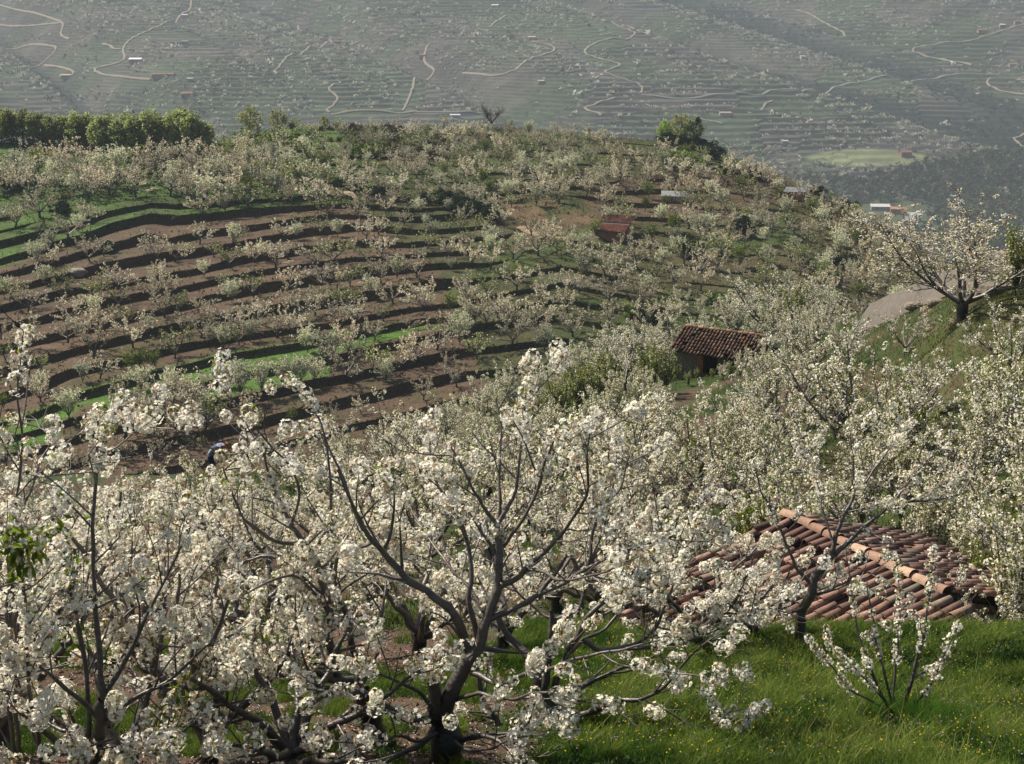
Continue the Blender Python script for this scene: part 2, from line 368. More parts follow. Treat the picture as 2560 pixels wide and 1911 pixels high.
# ------------------------------------------------------------------ tracks
ROADP = []
def track(name, pts, width, sheet, col, label, lift=.03, dens=1.5, put=None):
    P = []
    for X, Y in pts:
        p = sheet.hit(X, Y)
        if p is not None: P.append(p)
    P = np.array(P)
    if len(P) < 2: return None
    if sheet is far:
        for a_, b_ in zip(P[:-1], P[1:]): ROADP.extend(lerp(a_[None], b_[None], np.linspace(0, 1, max(2, int(np.linalg.norm(b_ - a_) / 5)))[:, None])[:, :2])
    seg = np.r_[0, np.cumsum(np.linalg.norm(np.diff(P[:, :2], axis=0), axis=1))]
    n = max(6, int(seg[-1] / dens)); t = np.linspace(0, seg[-1], n)
    x = np.interp(t, seg, P[:, 0]); y = np.interp(t, seg, P[:, 1])
    kk = np.ones(7) / 7
    if n > 16:
        for _ in range(2):
            x[3:-3] = np.convolve(x, kk, 'valid'); y[3:-3] = np.convolve(y, kk, 'valid')
    dx = np.gradient(x); dy = np.gradient(y); L = np.hypot(dx, dy) + 1e-6; nx, ny = -dy / L, dx / L
    rows_ = []
    for o in np.linspace(-.5, .5, 5):
        ww = width * (1 + .25 * (vn(t * .2 / dens, o * 3 + 0 * t, 7) - .5))
        xx, yy = x + nx * o * ww, y + ny * o * ww
        zz = np.array([sheet.z(a, b) for a, b in zip(xx, yy)])
        rows_.append(np.c_[xx, yy, zz])
    zmax = np.max([r[:, 2] for r in rows_], 0)
    for r, e in zip(rows_, (0, 1, 1, 1, 0)): r[:, 2] = np.maximum(r[:, 2], zmax * .75 + r[:, 2] * .25) * e + (r[:, 2] * (1 - e)) + lift
    V = np.array(rows_); nc, nr = V.shape[:2]
    A = Acc(); A.add(V.reshape(-1, 3), grid_faces(nc, nr), np.array(col))
    return tag(obj(name, A.mesh(name, M_ROAD, True)), label, kind='structure')
track('dirt_road', [(1060, 250), (1024, 263), (992, 273), (952, 286), (916, 301), (888, 314)], 4.6, near, (.115, .102, .090), 'pale gravel track climbing to the right behind the big cherry tree', .05, .6)
track('dirt_road', [(317, 180), (325, 186), (333, 191), (350, 194), (365, 196), (395, 197)], 2.6, mid, (.30, .24, .17), 'narrow pale track above the brown terraces', .12, 1.5)
track('dirt_road', [(160, 149.5), (166, 152), (176, 157)], 4.5, mid, (.30, .22, .15), 'short tan track at the edge of the grove', .15, 1.5)
track('dirt_road', [(522, 227), (528, 231), (538, 235), (553, 238.5), (566, 239)], 2.2, mid, (.24, .17, .11), 'pale track below the tan field', .12, 1.5)
k_ = .4627
FR = [
 [(415, -8), (408, 25), (385, 38), (360, 50), (330, 62), (300, 75), (280, 88), (263, 100), (262, 112), (275, 126), (272, 135), (240, 140), (205, 148)],
 [(205, 148), (206, 158), (220, 163), (300, 172), (325, 173)], [(222, 95), (236, 98), (245, 106), (262, 107)],
 [(644, 57), (645, 64), (652, 69)], [(712, 86), (718, 92), (700, 101), (665, 105), (640, 118), (610, 140), (592, 155), (600, 160)],
 [(728, 174), (738, 180), (715, 188), (695, 193), (705, 200), (740, 207), (744, 212), (725, 226), (703, 238), (712, 245)],
 [(700, 247), (800, 240), (870, 243), (950, 244), (1040, 245)],
 [(928, 96), (916, 112), (921, 124), (907, 137), (930, 145), (950, 153), (930, 159), (896, 168), (893, 190), (885, 215), (870, 240)],
 [(1150, 90), (1200, 100), (1205, 106), (1180, 118), (1145, 128), (1130, 138), (1115, 152)], [(1115, 152), (1085, 162), (1060, 165), (1000, 160)],
 [(1092, 34), (1072, 46), (1058, 60)],
 [(1280, 30), (1330, 58), (1385, 74), (1370, 80), (1300, 88), (1262, 105), (1258, 117), (1300, 130), (1352, 138), (1345, 145), (1295, 150), (1300, 157), (1350, 172), (1393, 184), (1385, 202)],
 [(1385, 206), (1500, 214), (1600, 203), (1720, 194), (1790, 188), (1860, 182), (2000, 171), (2213, 172)],
 [(1720, 22), (1745, 27), (1765, 40), (1800, 60), (1832, 70), (1820, 82), (1790, 78)],
 [(2213, 53), (2180, 62), (2130, 78), (2050, 92), (1960, 106), (1958, 112), (1995, 122), (2040, 130), (2100, 142)],
 [(2213, 166), (2160, 169), (2118, 176), (2140, 188), (2165, 200), (2213, 205)],
 [(1670, 218), (1655, 224), (1645, 240)], [(1330, 213), (1290, 225), (1262, 235), (1300, 250)],
 [(0, 12), (70, 28), (140, 50), (139, 62), (122, 76), (150, 86)], [(0, 55), (70, 56), (130, 50)],
 [(0, 100), (60, 97), (132, 103), (120, 115), (0, 118)], [(95, 143), (130, 145), (168, 158), (160, 168), (130, 166)],
 [(2213, 290), (2190, 300), (2200, 310), (2213, 318)], [(1500, 250), (1520, 260), (1560, 268)],
]
for i, p in enumerate(FR):
    track('road', [(a * k_, b * k_) for a, b in p], 2.7 if i != 12 else 3.0, far, (.24, .205, .16) if i != 12 else (.20, .20, .195), 'pale winding track on the far mountainside', .9, 5)

# ------------------------------------------------------------------ tubes, flowers, leaves
def tube(A, pts, r, n, col, cap=True):
    pts = np.asarray(pts, float); m = len(pts); r = np.broadcast_to(r, (m,))
    T = np.gradient(pts, axis=0); T /= np.linalg.norm(T, axis=1)[:, None] + 1e-9
    ref = np.array([0, 0, 1.]) if abs(T[0, 2]) < .85 else np.array([1., 0, 0])
    U = np.cross(T, ref); U /= np.linalg.norm(U, axis=1)[:, None] + 1e-9
    for i in range(1, m):
        if U[i] @ U[i - 1] < 0: U[i] = -U[i]
    W = np.cross(T, U); a = np.linspace(0, 2 * np.pi, n, endpoint=False)
    V = pts[:, None] + r[:, None, None] * (np.cos(a)[None, :, None] * U[:, None] + np.sin(a)[None, :, None] * W[:, None])
    i = np.arange(m - 1)[:, None] * n; j = np.arange(n)[None]; j2 = (j + 1) % n
    F = np.stack([i + j, i + j2, i + n + j2, i + n + j], -1).reshape(-1, 4)
    c = np.asarray(col, float)
    if c.ndim == 2: c = np.repeat(c, n, axis=0)
    A.add(V.reshape(-1, 3), F, c)
def unit(v): return v / (np.linalg.norm(v, axis=-1, keepdims=True) + 1e-9)
def frames(N, rng):
    N = unit(N); r = unit(rng.normal(size=N.shape)); U = unit(np.cross(N, r)); return N, U, np.cross(N, U)
def kites(A, P, U, W, L, B, C, fold=None, N=None):
    """n leaf/petal quads: from P along U (length L), half width B along W"""
    n = len(P); L = np.broadcast_to(L, (n,))[:, None]; B = np.broadcast_to(B, (n,))[:, None]
    m_ = P + U * L * .5; up = 0 if N is None else N * (fold if fold is not None else 0) * L
    V = np.stack([P, m_ + W * B + up, P + U * L, m_ - W * B + up], 1)
    A.add(V.reshape(-1, 3), np.arange(4 * n).reshape(-1, 4), np.repeat(C, 4, axis=0))
def flowers(A, P, N, S, C, rng):
    """five petals round a centre"""
    N, U, W = frames(N, rng); n = len(P); S = np.broadcast_to(S, (n,))[:, None]
    a0 = rng.uniform(0, 6.28, n)
    V = [P]
    for k in range(5):
        a = (a0 + k * 1.2566)[:, None]; V.append(P + (np.cos(a) * U + np.sin(a) * W) * S * .62 + N * S * .18)
    for k in range(5):
        a = (a0 + (k + .5) * 1.2566)[:, None]; V.append(P + (np.cos(a) * U + np.sin(a) * W) * S + N * S * (.22 + .15 * rng.normal(size=(n, 1))))
    V = np.stack(V, 1)
    f = np.array([[0, 1 + k, 6 + k, 1 + (k + 1) % 5] for k in range(5)])
    F = (np.arange(n)[:, None, None] * 11 + f[None]).reshape(-1, 4)
    C = np.repeat(C, 11, axis=0).copy()
    A.add(V.reshape(-1, 3), F, C)
def cluster_pts(P, Dr, rc, nf, rng, stretch=1.25):
    n = len(P); u = unit(rng.normal(size=(n, nf, 3)))
    al = (u * Dr[:, None]).sum(-1, keepdims=True); u2 = u + Dr[:, None] * al * (stretch - 1)
    q = P[:, None] + u2 * (rc[:, None, None] * rng.uniform(.8, 1.03, (n, nf, 1)))
    return q.reshape(-1, 3), (u * 1.1 + rng.normal(size=u.shape) * .22).reshape(-1, 3)

WHITE = np.array([.88, .855, .78]); CREAM = np.array([.86, .81, .64]); PINK = np.array([.50, .36, .24])
YG = np.array([.26, .29, .05]); GL = np.array([.11, .17, .03]); BRZ = np.array([.22, .13, .045])
def blossom_cols(n, nf, rng, pink=.12, whitev=.1):
    t = rng.uniform(0, 1, (n, 1, 1)); c = lerp(WHITE, CREAM, t * .7) * np.ones((n, nf, 1))
    c = c * (1 + rng.normal(size=(n, nf, 1)) * whitev * .6)
    m = rng.uniform(size=(n, nf, 1)) < pink * (rng.uniform(size=(n, 1, 1)) * 2)
    c = np.where(m, PINK * rng.uniform(.6, 1.2, (n, nf, 1)), c)
    return np.clip(c.reshape(-1, 3), 0, .90)

# ------------------------------------------------------------------ growing trees
def grow(rng, p, d, L, seg, wob, trop):
    n = max(2, int(round(L / seg))); pts = [p]; d = d / np.linalg.norm(d)
    for i in range(n):
        d = d + rng.normal(size=3) * wob + np.array([0, 0, trop]); d /= np.linalg.norm(d)
        p = p + d * L / n; pts.append(p)
    return np.array(pts)
def resample(P, R, seg):
    s = np.r_[0, np.cumsum(np.linalg.norm(np.diff(P, axis=0), axis=1))]; n = max(3, int(s[-1] / seg) + 1)
    t = np.linspace(0, s[-1], n)
    # smooth interpolation
    Q = np.stack([np.interp(t, s, P[:, k]) for k in range(3)], 1)
    for _ in range(2):
        Q[1:-1] = .25 * Q[:-2] + .5 * Q[1:-1] + .25 * Q[2:]
    return Q, np.interp(t, s, R), s[-1]
def side(rng, P, R, L, sp, t0, t1, l0, l1, ang, rr, seg, wob, trop, rmin, flat=0):
    out = []; s = np.r_[0, np.cumsum(np.linalg.norm(np.diff(P, axis=0), axis=1))]; tot = s[-1]
    q = t0 * tot + rng.uniform(0, sp)
    while q < t1 * tot:
        i = min(np.searchsorted(s, q), len(P) - 1); T = unit(P[i] - P[max(i - 1, 0)])
        a = rng.normal(size=3); a = a - T * (a @ T); a[2] *= (1 - flat); a = unit(a)
        an = rng.uniform(*ang); d = T * math.cos(an) + a * math.sin(an)
        if d[2] < -.35: d[2] *= -.3
        ln = lerp(l0, l1, q / tot) * rng.uniform(.55, 1.25); r0 = max(R[i] * rr, rmin)
        Q = grow(rng, P[i], d, ln, seg, wob, trop); out.append((Q, np.linspace(r0, rmin * .7, len(Q))))
        q += sp * rng.uniform(.6, 1.5)
    return out
def spurs(rng, P, sp, t0, keep):
    s = np.r_[0, np.cumsum(np.linalg.norm(np.diff(P, axis=0), axis=1))]; tot = s[-1]
    q = np.arange(t0 * tot + rng.uniform(0, sp), tot + sp * .3, sp); q = np.clip(q + rng.normal(size=len(q)) * sp * .3, 0, tot)
    ph = rng.uniform(0, 1000); q = q[(vn(q / (sp * 3.2) + ph, 0 * q, 3) * .8 + rng.uniform(size=len(q)) * .2) < keep * .8 + .1] if keep < .9 else q
    X = np.stack([np.interp(q, s, P[:, k]) for k in range(3)], 1) if len(q) else np.zeros((0, 3))
    T = unit(np.stack([np.interp(q + .05, s, P[:, k]) - np.interp(q - .05, s, P[:, k]) for k in range(3)], 1) + 1e-6) if len(q) else np.zeros((0, 3))
    return X, T
def goblet(rng, H, Rr, n=5, r=.11, th=.22):
    b = np.zeros(3); tr = grow(rng, b, np.array([rng.normal() * .15, rng.normal() * .15, 1.]), H * th, .15, .08, .05)
    limbs = [(tr, np.linspace(r * 1.25, r, len(tr)))]; a0 = rng.uniform(0, 6.28)
    for k in range(n):
        a = a0 + k * 6.283 / n + rng.normal() * .25; out = rng.uniform(.7, 1.25)
        d = np.array([math.cos(a) * out, math.sin(a) * out, rng.uniform(.5, 1.0)])
        L = math.hypot(Rr, H * (1 - th)) * rng.uniform(.72, .98)
        Q = grow(rng, tr[-1 - (k % 2)], d, L, .22, .10, .055); limbs.append((Q, np.linspace(r * .62, .012, len(Q))))
    return limbs
def upright(rng, H, Rr, n=9, r=.03):
    limbs = []; a0 = rng.uniform(0, 6.28)
    tr = grow(rng, np.zeros(3), np.array([0, 0, 1.]), H * .1, .1, .05, 0); limbs.append((tr, np.full(len(tr), r * 1.8)))
    for k in range(n):
        a = a0 + k * 2.4; o = rng.uniform(.1, 1) * Rr / H * 1.3
        Q = grow(rng, tr[-1], np.array([math.cos(a) * o, math.sin(a) * o, 1.]), H * rng.uniform(.65, 1), .2, .05, .05)
        limbs.append((Q, np.linspace(r, .006, len(Q))))
    return limbs
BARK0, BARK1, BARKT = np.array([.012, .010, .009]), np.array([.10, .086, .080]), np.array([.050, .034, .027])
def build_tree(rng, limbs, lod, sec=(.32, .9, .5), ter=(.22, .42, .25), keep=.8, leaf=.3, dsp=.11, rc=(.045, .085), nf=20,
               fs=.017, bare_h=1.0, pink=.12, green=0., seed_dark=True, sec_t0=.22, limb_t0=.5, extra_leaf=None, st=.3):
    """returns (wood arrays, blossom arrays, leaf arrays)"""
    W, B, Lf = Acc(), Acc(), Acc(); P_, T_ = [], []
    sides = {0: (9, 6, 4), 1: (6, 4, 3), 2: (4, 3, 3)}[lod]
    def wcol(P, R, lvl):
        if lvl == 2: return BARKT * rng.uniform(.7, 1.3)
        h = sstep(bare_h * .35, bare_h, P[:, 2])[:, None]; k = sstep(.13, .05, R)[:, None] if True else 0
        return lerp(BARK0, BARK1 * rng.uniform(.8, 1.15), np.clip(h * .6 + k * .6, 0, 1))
    for P, R in limbs:
        P, R, L = resample(np.asarray(P, float), np.asarray(R, float), .10 if lod == 0 else .25 if lod == 1 else .5)
        if lod == 0:
            wv_ = rng.normal(size=P.shape); wv_[1:-1] = (wv_[:-2] + wv_[1:-1] * 2 + wv_[2:]) / 3; P[1:-1] += wv_[1:-1] * np.minimum(.022, .006 + R[1:-1, None] * .3); R = R * (1 + rng.normal(size=len(R)) * .07)
        R = R * (1 + .25 * (rng.uniform(size=len(R)) < .08))
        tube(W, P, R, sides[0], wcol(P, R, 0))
        thick = R[-1] > .03
        if thick: continue
        a, t = spurs(rng, P, dsp, limb_t0, keep); P_.append(a); T_.append(t)
        if sec:
            for Q, r2 in side(rng, P, R, L, sec[0], sec_t0, .97, sec[1], sec[2], (.5, 1.15), .55, .16 if lod == 0 else .3, .09, .045, .007 if lod == 0 else .012):
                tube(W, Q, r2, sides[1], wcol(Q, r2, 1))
                a, t = spurs(rng, Q, dsp, st, keep); P_.append(a); T_.append(t)
                if ter:
                    for Q3, r3 in side(rng, Q, r2, 0, ter[0], .3, .95, ter[1], ter[2], (.4, 1.1), .6, .14 if lod == 0 else .3, .09, .03, .0045 if lod == 0 else .009):
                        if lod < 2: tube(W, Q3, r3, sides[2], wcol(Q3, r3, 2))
                        a, t = spurs(rng, Q3, dsp, .25, keep); P_.append(a); T_.append(t)
    P = np.concatenate(P_); T = np.concatenate(T_); n = len(P)
    rcs = rng.uniform(rc[0], rc[1], n) * np.where(rng.uniform(size=n) < .2, 1.25, 1)
    if lod == 0:
        q, N = cluster_pts(P, T, rcs, nf, rng); C = blossom_cols(n, nf, rng, pink)
        flowers(B, q, N, rng.uniform(fs * .8, fs * 1.15, len(q)), C, rng)
        # calyces and bud scales at the heart of each cluster
        q, N = cluster_pts(P, T, rcs * .5, 5, rng); N, U, W_ = frames(N, rng)
        kites(B, q, N, U, .022, .006, np.tile(BRZ * 1.1, (len(q), 1)) * rng.uniform(.6, 1.3, (len(q), 1)))
    else:
        q, N = cluster_pts(P, T, rcs, nf, rng); C = blossom_cols(n, nf, rng, pink); N, U, W_ = frames(N, rng)
        if green > 0:
            m = rng.uniform(size=(len(q), 1)) < green; C = np.where(m, lerp(GL, YG, rng.uniform(size=(len(q), 1))) * rng.uniform(.7, 1.3, (len(q), 1)), C)
        kites(B, q - U * fs, U, W_, fs * 2, fs * .85 * rng.uniform(.7, 1.2, len(q)), C)
    # young leaves
    if leaf > 0:
        m = rng.uniform(size=n) < leaf; Pl = P[m]; k = 6 if lod == 0 else 4 if lod == 1 else 1
        if len(Pl):
            base = np.repeat(Pl, k, axis=0); dirs = unit(rng.normal(size=base.shape) + np.repeat(T[m], k, axis=0) * .6 + np.array([0, 0, .5]))
            N, U, W_ = frames(dirs, rng); L = {0: .065, 1: .075, 2: .16}[lod] * (1.25 if lod == 1 else 1)
            C = lerp(GL, YG, rng.uniform(size=(len(base), 1))); br = rng.uniform(size=(len(base), 1)) < .15; C = np.where(br, BRZ, C) * rng.uniform(.7, 1.25, (len(base), 1))
            kites(Lf, base + dirs * rcs[m].repeat(k)[:, None] * .5, dirs, W_, L * rng.uniform(.6, 1.2, len(base)), L * .22, C, .12, U)
    if extra_leaf is not None:
        for pt, cnt, LL, droop in extra_leaf:
            dirs = unit(rng.normal(size=(cnt, 3)) + np.array([0, 0, -droop])); N, U, W_ = frames(dirs, rng)
            C = lerp(GL * 1.1, YG, rng.uniform(size=(cnt, 1)) ** 2) * rng.uniform(.7, 1.2, (cnt, 1))
            kites(Lf, pt + rng.normal(size=(cnt, 3)) * .07 * LL / .1, dirs, W_, LL * rng.uniform(.7, 1.2, cnt), LL * .21, C, .12, U)
    return W.arrays(), B.arrays(), Lf.arrays()
def tree_meshes(name, arr):
    out = [('trunk', mk_mesh(name + '_trunk', *arr[0], M_BARK, True)), ('blossom', mk_mesh(name + '_blossom', *arr[1], M_FLOWER))]
    if len(arr[2][0]): out.append(('leaves', mk_mesh(name + '_leaves', *arr[2], M_LEAF)))
    return out
NTREES = 0
def place(ms, name, loc, rz, sc, label, cat, group, tint=(1, 1, 1), tintl=(1, 1, 1)):
    e = obj(name, None, None, loc, (0, 0, rz)); e.scale = (sc, sc, sc) if not hasattr(sc, '__len__') else sc
    tag(e, label, cat, group)
    for pn, me in ms:
        o = obj(pn, me, e); o.color = (*(tint if pn in ('blossom', 'crown') else tintl if pn == 'leaves' else (1, 1, 1)), 1)
    return e

# ------------------------------------------------------------------ foreground cherry trees (main limbs follow the photographed trees)
def limbs_px(rng, D0, base, lines, r=.13):
    """lines: (list of px points, start radius, end radius, depth drift). Returns limb list relative to base point"""
    out = []
    for ln in lines:
        pts, r0, r1, dd = ln[:4]; r0, r1 = r0 * .8, r1 * .8; d_st = ln[4] if len(ln) > 4 else 0.
        n = len(pts); P = np.array([at(X, Y, D0 + d_st + dd * (i / (n - 1.)) ** 1.2) for i, (X, Y) in enumerate(pts)]) - base
        out.append((P, np.linspace(r0, r1, n)))
    return out
GRP_N = 'blossoming cherry trees of the near orchard'
NEARP = dict(bare_h=2.3, st=.5, limb_t0=.62, sec_t0=.28, sec=(.20, .74, .42), ter=(.15, .38, .22), keep=.37, leaf=.42, dsp=.12, rc=(.052, .094), nf=40, fs=.023)
# central tree
rng = np.random.default_rng(11)
D0 = 12.3; base = near.put(449, D0)
L1 = [([(455, 830), (451, 760), (446, 735), (440, 712)], .23, .13, 0),
      ([(440, 720), (452, 700), (460, 681), (471, 664), (478, 644), (488, 619), (498, 595), (502, 561), (498, 541), (497, 526)], .105, .035, .2),
      ([(497, 526), (489, 512), (481, 504), (466, 477), (451, 447)], .03, .01, -.3, .2), ([(497, 526), (507, 510), (515, 497), (521, 458), (525, 418), (526, 395)], .03, .01, .3, .2),
      ([(497, 530), (500, 500), (498, 470), (503, 430), (496, 398)], .022, .008, .5, .2), ([(500, 550), (525, 520), (540, 480), (552, 445), (556, 430)], .024, .008, -.4, .2),
      ([(438, 722), (434, 700), (433, 678)], .085, .07, .0),
      ([(471, 655), (461, 627), (451, 605), (427, 592), (407, 578), (388, 558), (378, 546), (363, 531), (356, 519), (346, 492), (338, 470)], .062, .012, -.9, .1),
      ([(385, 548), (393, 526), (395, 505), (392, 480)], .022, .008, -.2, -.4), ([(363, 531), (352, 505), (340, 470), (322, 440), (318, 415)], .02, .008, .3, -.5),
      ([(490, 619), (515, 610), (527, 600), (549, 590), (569, 580), (598, 563), (623, 551), (650, 545), (672, 528)], .04, .010, -.8, .1),
      ([(502, 585), (525, 570), (535, 561), (549, 548), (564, 529), (581, 512), (590, 490), (586, 458), (590, 430)], .034, .009, -.4, .1),
      ([(525, 570), (545, 572), (561, 583), (590, 577), (640, 556)], .026, .008, -1.3, .1),
      ([(437, 716), (407, 720), (385, 708), (371, 695), (345, 690), (320, 700), (300, 712)], .075, .012, -1.0),
      ([(471, 673), (488, 683), (508, 683), (544, 668), (574, 659), (624, 649), (660, 640)], .036, .009, -1.4),
      ([(478, 644), (468, 600), (472, 560), (462, 520), (440, 490), (428, 462), (430, 440)], .036, .009, .8, .1),
      ([(488, 619), (470, 590), (445, 560), (430, 540), (415, 520)], .024, .008, 1.2, .1),
      ([(440, 720), (425, 745), (400, 752), (380, 770), (350, 770), (330, 760)], .04, .01, -.9),
      ([(455, 745), (480, 735), (500, 738), (520, 760), (545, 780)], .04, .012, -1.0), ([(455, 700), (480, 692), (510, 700), (545, 690), (585, 702)], .028, .008, -1.3), ([(440, 716), (420, 692), (400, 682), (370, 668), (335, 662)], .032, .008, -1.1), ([(446, 735), (470, 752), (495, 748), (520, 735)], .026, .008, -1.2), ([(444, 730), (420, 742), (398, 735), (375, 742), (352, 730)], .028, .008, -1.3)]
a1 = build_tree(rng, limbs_px(rng, D0, base, L1), 0, **NEARP)
place(tree_meshes('central', a1), 'cherry_tree', base, 0, 1, 'foreground cherry tree with black forked trunk and cut stub at bottom centre', 'cherry tree', GRP_N)
# right neighbour
rng = np.random.default_rng(12); D0 = 14.4; base = near.put(556, D0)
L2 = [([(556, 800), (552, 764), (549, 715)], .13, .10, 0), ([(549, 715), (543, 686), (537, 666), (525, 652), (513, 642), (500, 622), (494, 600), (490, 560), (480, 530)], .085, .012, .8),
      ([(543, 690), (548, 660), (552, 629), (552, 612)], .05, .04, .1), ([(552, 618), (544, 617), (527, 600), (510, 585), (505, 560)], .028, .010, .4, .1),
      ([(552, 622), (560, 622), (583, 605), (588, 568), (593, 531), (600, 510), (623, 490), (630, 455)], .045, .010, .3, .1),
      ([(549, 710), (560, 680), (566, 654), (583, 619), (600, 605), (623, 590), (650, 570), (672, 550), (690, 520), (706, 496)], .055, .010, .2),
      ([(583, 640), (600, 655), (613, 649), (640, 642), (655, 630), (664, 610), (673, 585), (690, 546), (700, 520)], .04, .010, -.4),
      ([(613, 649), (650, 648), (686, 643), (712, 632), (737, 621), (765, 608), (792, 596)], .03, .008, -.6, -.1),
      ([(565, 713), (590, 715), (600, 707), (615, 698), (646, 700), (660, 690), (675, 674), (695, 651), (723, 632)], .05, .009, -.9),
      ([(646, 700), (663, 708), (684, 726), (710, 744), (737, 757)], .018, .007, -.4, -.8), ([(675, 674), (690, 672), (705, 678), (723, 682)], .013, .006, -.3, -.8),
      ([(600, 707), (620, 712), (632, 722), (645, 735)], .014, .007, -.4, -.6),
      ([(549, 716), (562, 708), (568, 690), (585, 684), (606, 676), (640, 662), (660, 655)], .07, .012, 1.0),
      ([(530, 790), (517, 757), (500, 732), (488, 703), (478, 676), (470, 650), (450, 620), (430, 612)], .065, .012, .4),
      ([(508, 735), (537, 722), (560, 726)], .035, .03, .2, .1), ([(556, 800), (600, 780), (640, 768), (660, 757), (670, 740)], .04, .010, -1.0),
      ([(588, 568), (600, 540), (612, 500), (618, 450), (610, 420)], .022, .008, .9, .3), ([(566, 654), (580, 640), (605, 630), (630, 600), (640, 560), (652, 500)], .03, .008, 1.2)]
a2 = build_tree(rng, limbs_px(rng, D0, base, L2), 0, **NEARP)
place(tree_meshes('second', a2), 'cherry_tree', base, 0, 1, 'foreground cherry tree with grey limbs spreading right over the grassy meadow', 'cherry tree', GRP_N)
# left neighbour
rng = np.random.default_rng(13); D0 = 13.2; base = near.put(372, D0)
L3 = [([(372, 800), (374, 745), (368, 715), (361, 690)], .20, .11, 0), ([(361, 690), (358, 668), (351, 629), (340, 603), (334, 588), (338, 560), (332, 520), (330, 470), (322, 430)], .055, .010, .3),
      ([(365, 700), (345, 690), (331, 665), (330, 640), (330, 595), (319, 568), (304, 541), (290, 528), (282, 510), (270, 480), (262, 440)], .07, .010, -.3),
      ([(353, 680), (338, 680), (324, 678), (299, 663), (280, 654), (257, 637), (236, 640), (215, 620), (200, 590)], .055, .010, -.8),
      ([(350, 690), (330, 688), (300, 680), (259, 671), (235, 656), (215, 655)], .04, .010, .4),
      ([(365, 700), (345, 715), (322, 728), (305, 745), (290, 752), (262, 742)], .05, .012, -.9),
      ([(334, 597), (351, 583), (370, 572), (390, 561), (412, 548)], .02, .006, -.3, .2), ([(304, 541), (280, 545), (255, 530), (241, 514), (228, 487), (222, 455)], .03, .008, -.6, -.1),
      ([(319, 568), (290, 560), (262, 555), (235, 565), (210, 548), (205, 520)], .03, .008, .4, 0),
      ([(330, 610), (310, 590), (296, 575), (270, 580), (240, 600), (225, 590)], .026, .008, -1.0, 0),
      ([(290, 528), (300, 500), (296, 470), (275, 450), (262, 440), (240, 408), (226, 395)], .02, .006, -.2, -.2), ([(226, 470), (262, 465), (240, 462), (190, 440), (167, 422)], .012, .006, -.3, -.5),
      ([(361, 690), (375, 660), (380, 620), (388, 590), (385, 560)], .04, .008, .9), ([(372, 760), (350, 765), (325, 780), (300, 776), (270, 768)], .04, .01, -1.2)]
a3 = build_tree(rng, limbs_px(rng, D0, base, L3), 0, **NEARP)
place(tree_meshes('third', a3), 'cherry_tree', base, 0, 1, 'foreground cherry tree with low limbs sweeping left beside the central black trunk', 'cherry tree', GRP_N)
# far left tree with tall leafy shoots
rng = np.random.default_rng(14); D0 = 10.6; base = near.put(70, D0)
L4 = [([(70, 900), (85, 790), (100, 730), (103, 700)], .09, .06, 0), ([(103, 700), (100, 673), (96, 620), (93, 580), (94, 507), (96, 460), (98, 421)], .035, .010, .0),
      ([(100, 720), (85, 700), (70, 690), (55, 676), (40, 668), (10, 640), (-20, 630)], .03, .010, -.4), ([(103, 697), (118, 680), (132, 640), (147, 617), (160, 590), (175, 560), (190, 530)], .03, .009, .6),
      ([(70, 900), (45, 780), (30, 700), (28, 640), (24, 590), (18, 545)], .03, .012, -.9), ([(70, 900), (20, 790), (6, 700), (6, 600), (14, 520), (22, 458), (17, 376)], .026, .008, .2),
      ([(85, 790), (90, 700), (81, 637), (72, 600), (66, 580), (56, 531)], .03, .010, .3), ([(20, 790), (10, 600), (20, 507), (35, 475), (49, 453), (54, 414)], .022, .008, .8),
      ([(103, 725), (130, 700), (150, 690), (175, 680), (200, 650), (215, 640)], .03, .009, .2), ([(85, 790), (115, 760), (140, 745), (165, 742), (195, 722)], .03, .009, -.6),
      ([(100, 740), (70, 730), (40, 720), (0, 700)], .03, .01, .5)]
tips = [(at(17, 545, D0 - .9) - base, 55, .12, .9), (at(56, 540, D0 + .3) - base, 45, .12, 1.0), (at(66, 575, D0 + .3) - base, 35, .10, .8), (at(22, 560, D0 - .8) - base, 30, .11, .8), (at(80, 632, D0 + .2) - base, 25, .09, .4)]
a4 = build_tree(rng, limbs_px(rng, D0, base, L4), 0, extra_leaf=tips, **dict(NEARP, leaf=.35))
place(tree_meshes('fourth', a4), 'cherry_tree', base, 0, 1, 'nearest cherry tree at far left with tall shoots tipped by drooping green leaves', 'cherry tree', GRP_N)
rng = np.random.default_rng(15); D0 = 11.0; base = near.put(160, D0)
L5 = [([(150, 880), (155, 800), (159, 764), (168, 720), (176, 688)], .02, .008, 0), ([(155, 800), (185, 770), (215, 745), (235, 715), (250, 690)], .02, .007, .4), ([(153, 820), (125, 780), (100, 755), (85, 745)], .02, .007, -.3)]
tips = [(at(176, 690, D0) - base, 26, .10, .2), (at(170, 712, D0) - base, 18, .09, .2), (at(164, 740, D0) - base, 14, .08, .2)]
a5 = build_tree(rng, limbs_px(rng, D0, base, L5), 0, extra_leaf=tips, **dict(NEARP, leaf=.5))
place(tree_meshes('fifth', a5), 'cherry_tree', base, 0, 1, 'young leafy cherry shoot rising from the bottom edge at left', 'cherry tree', GRP_N)
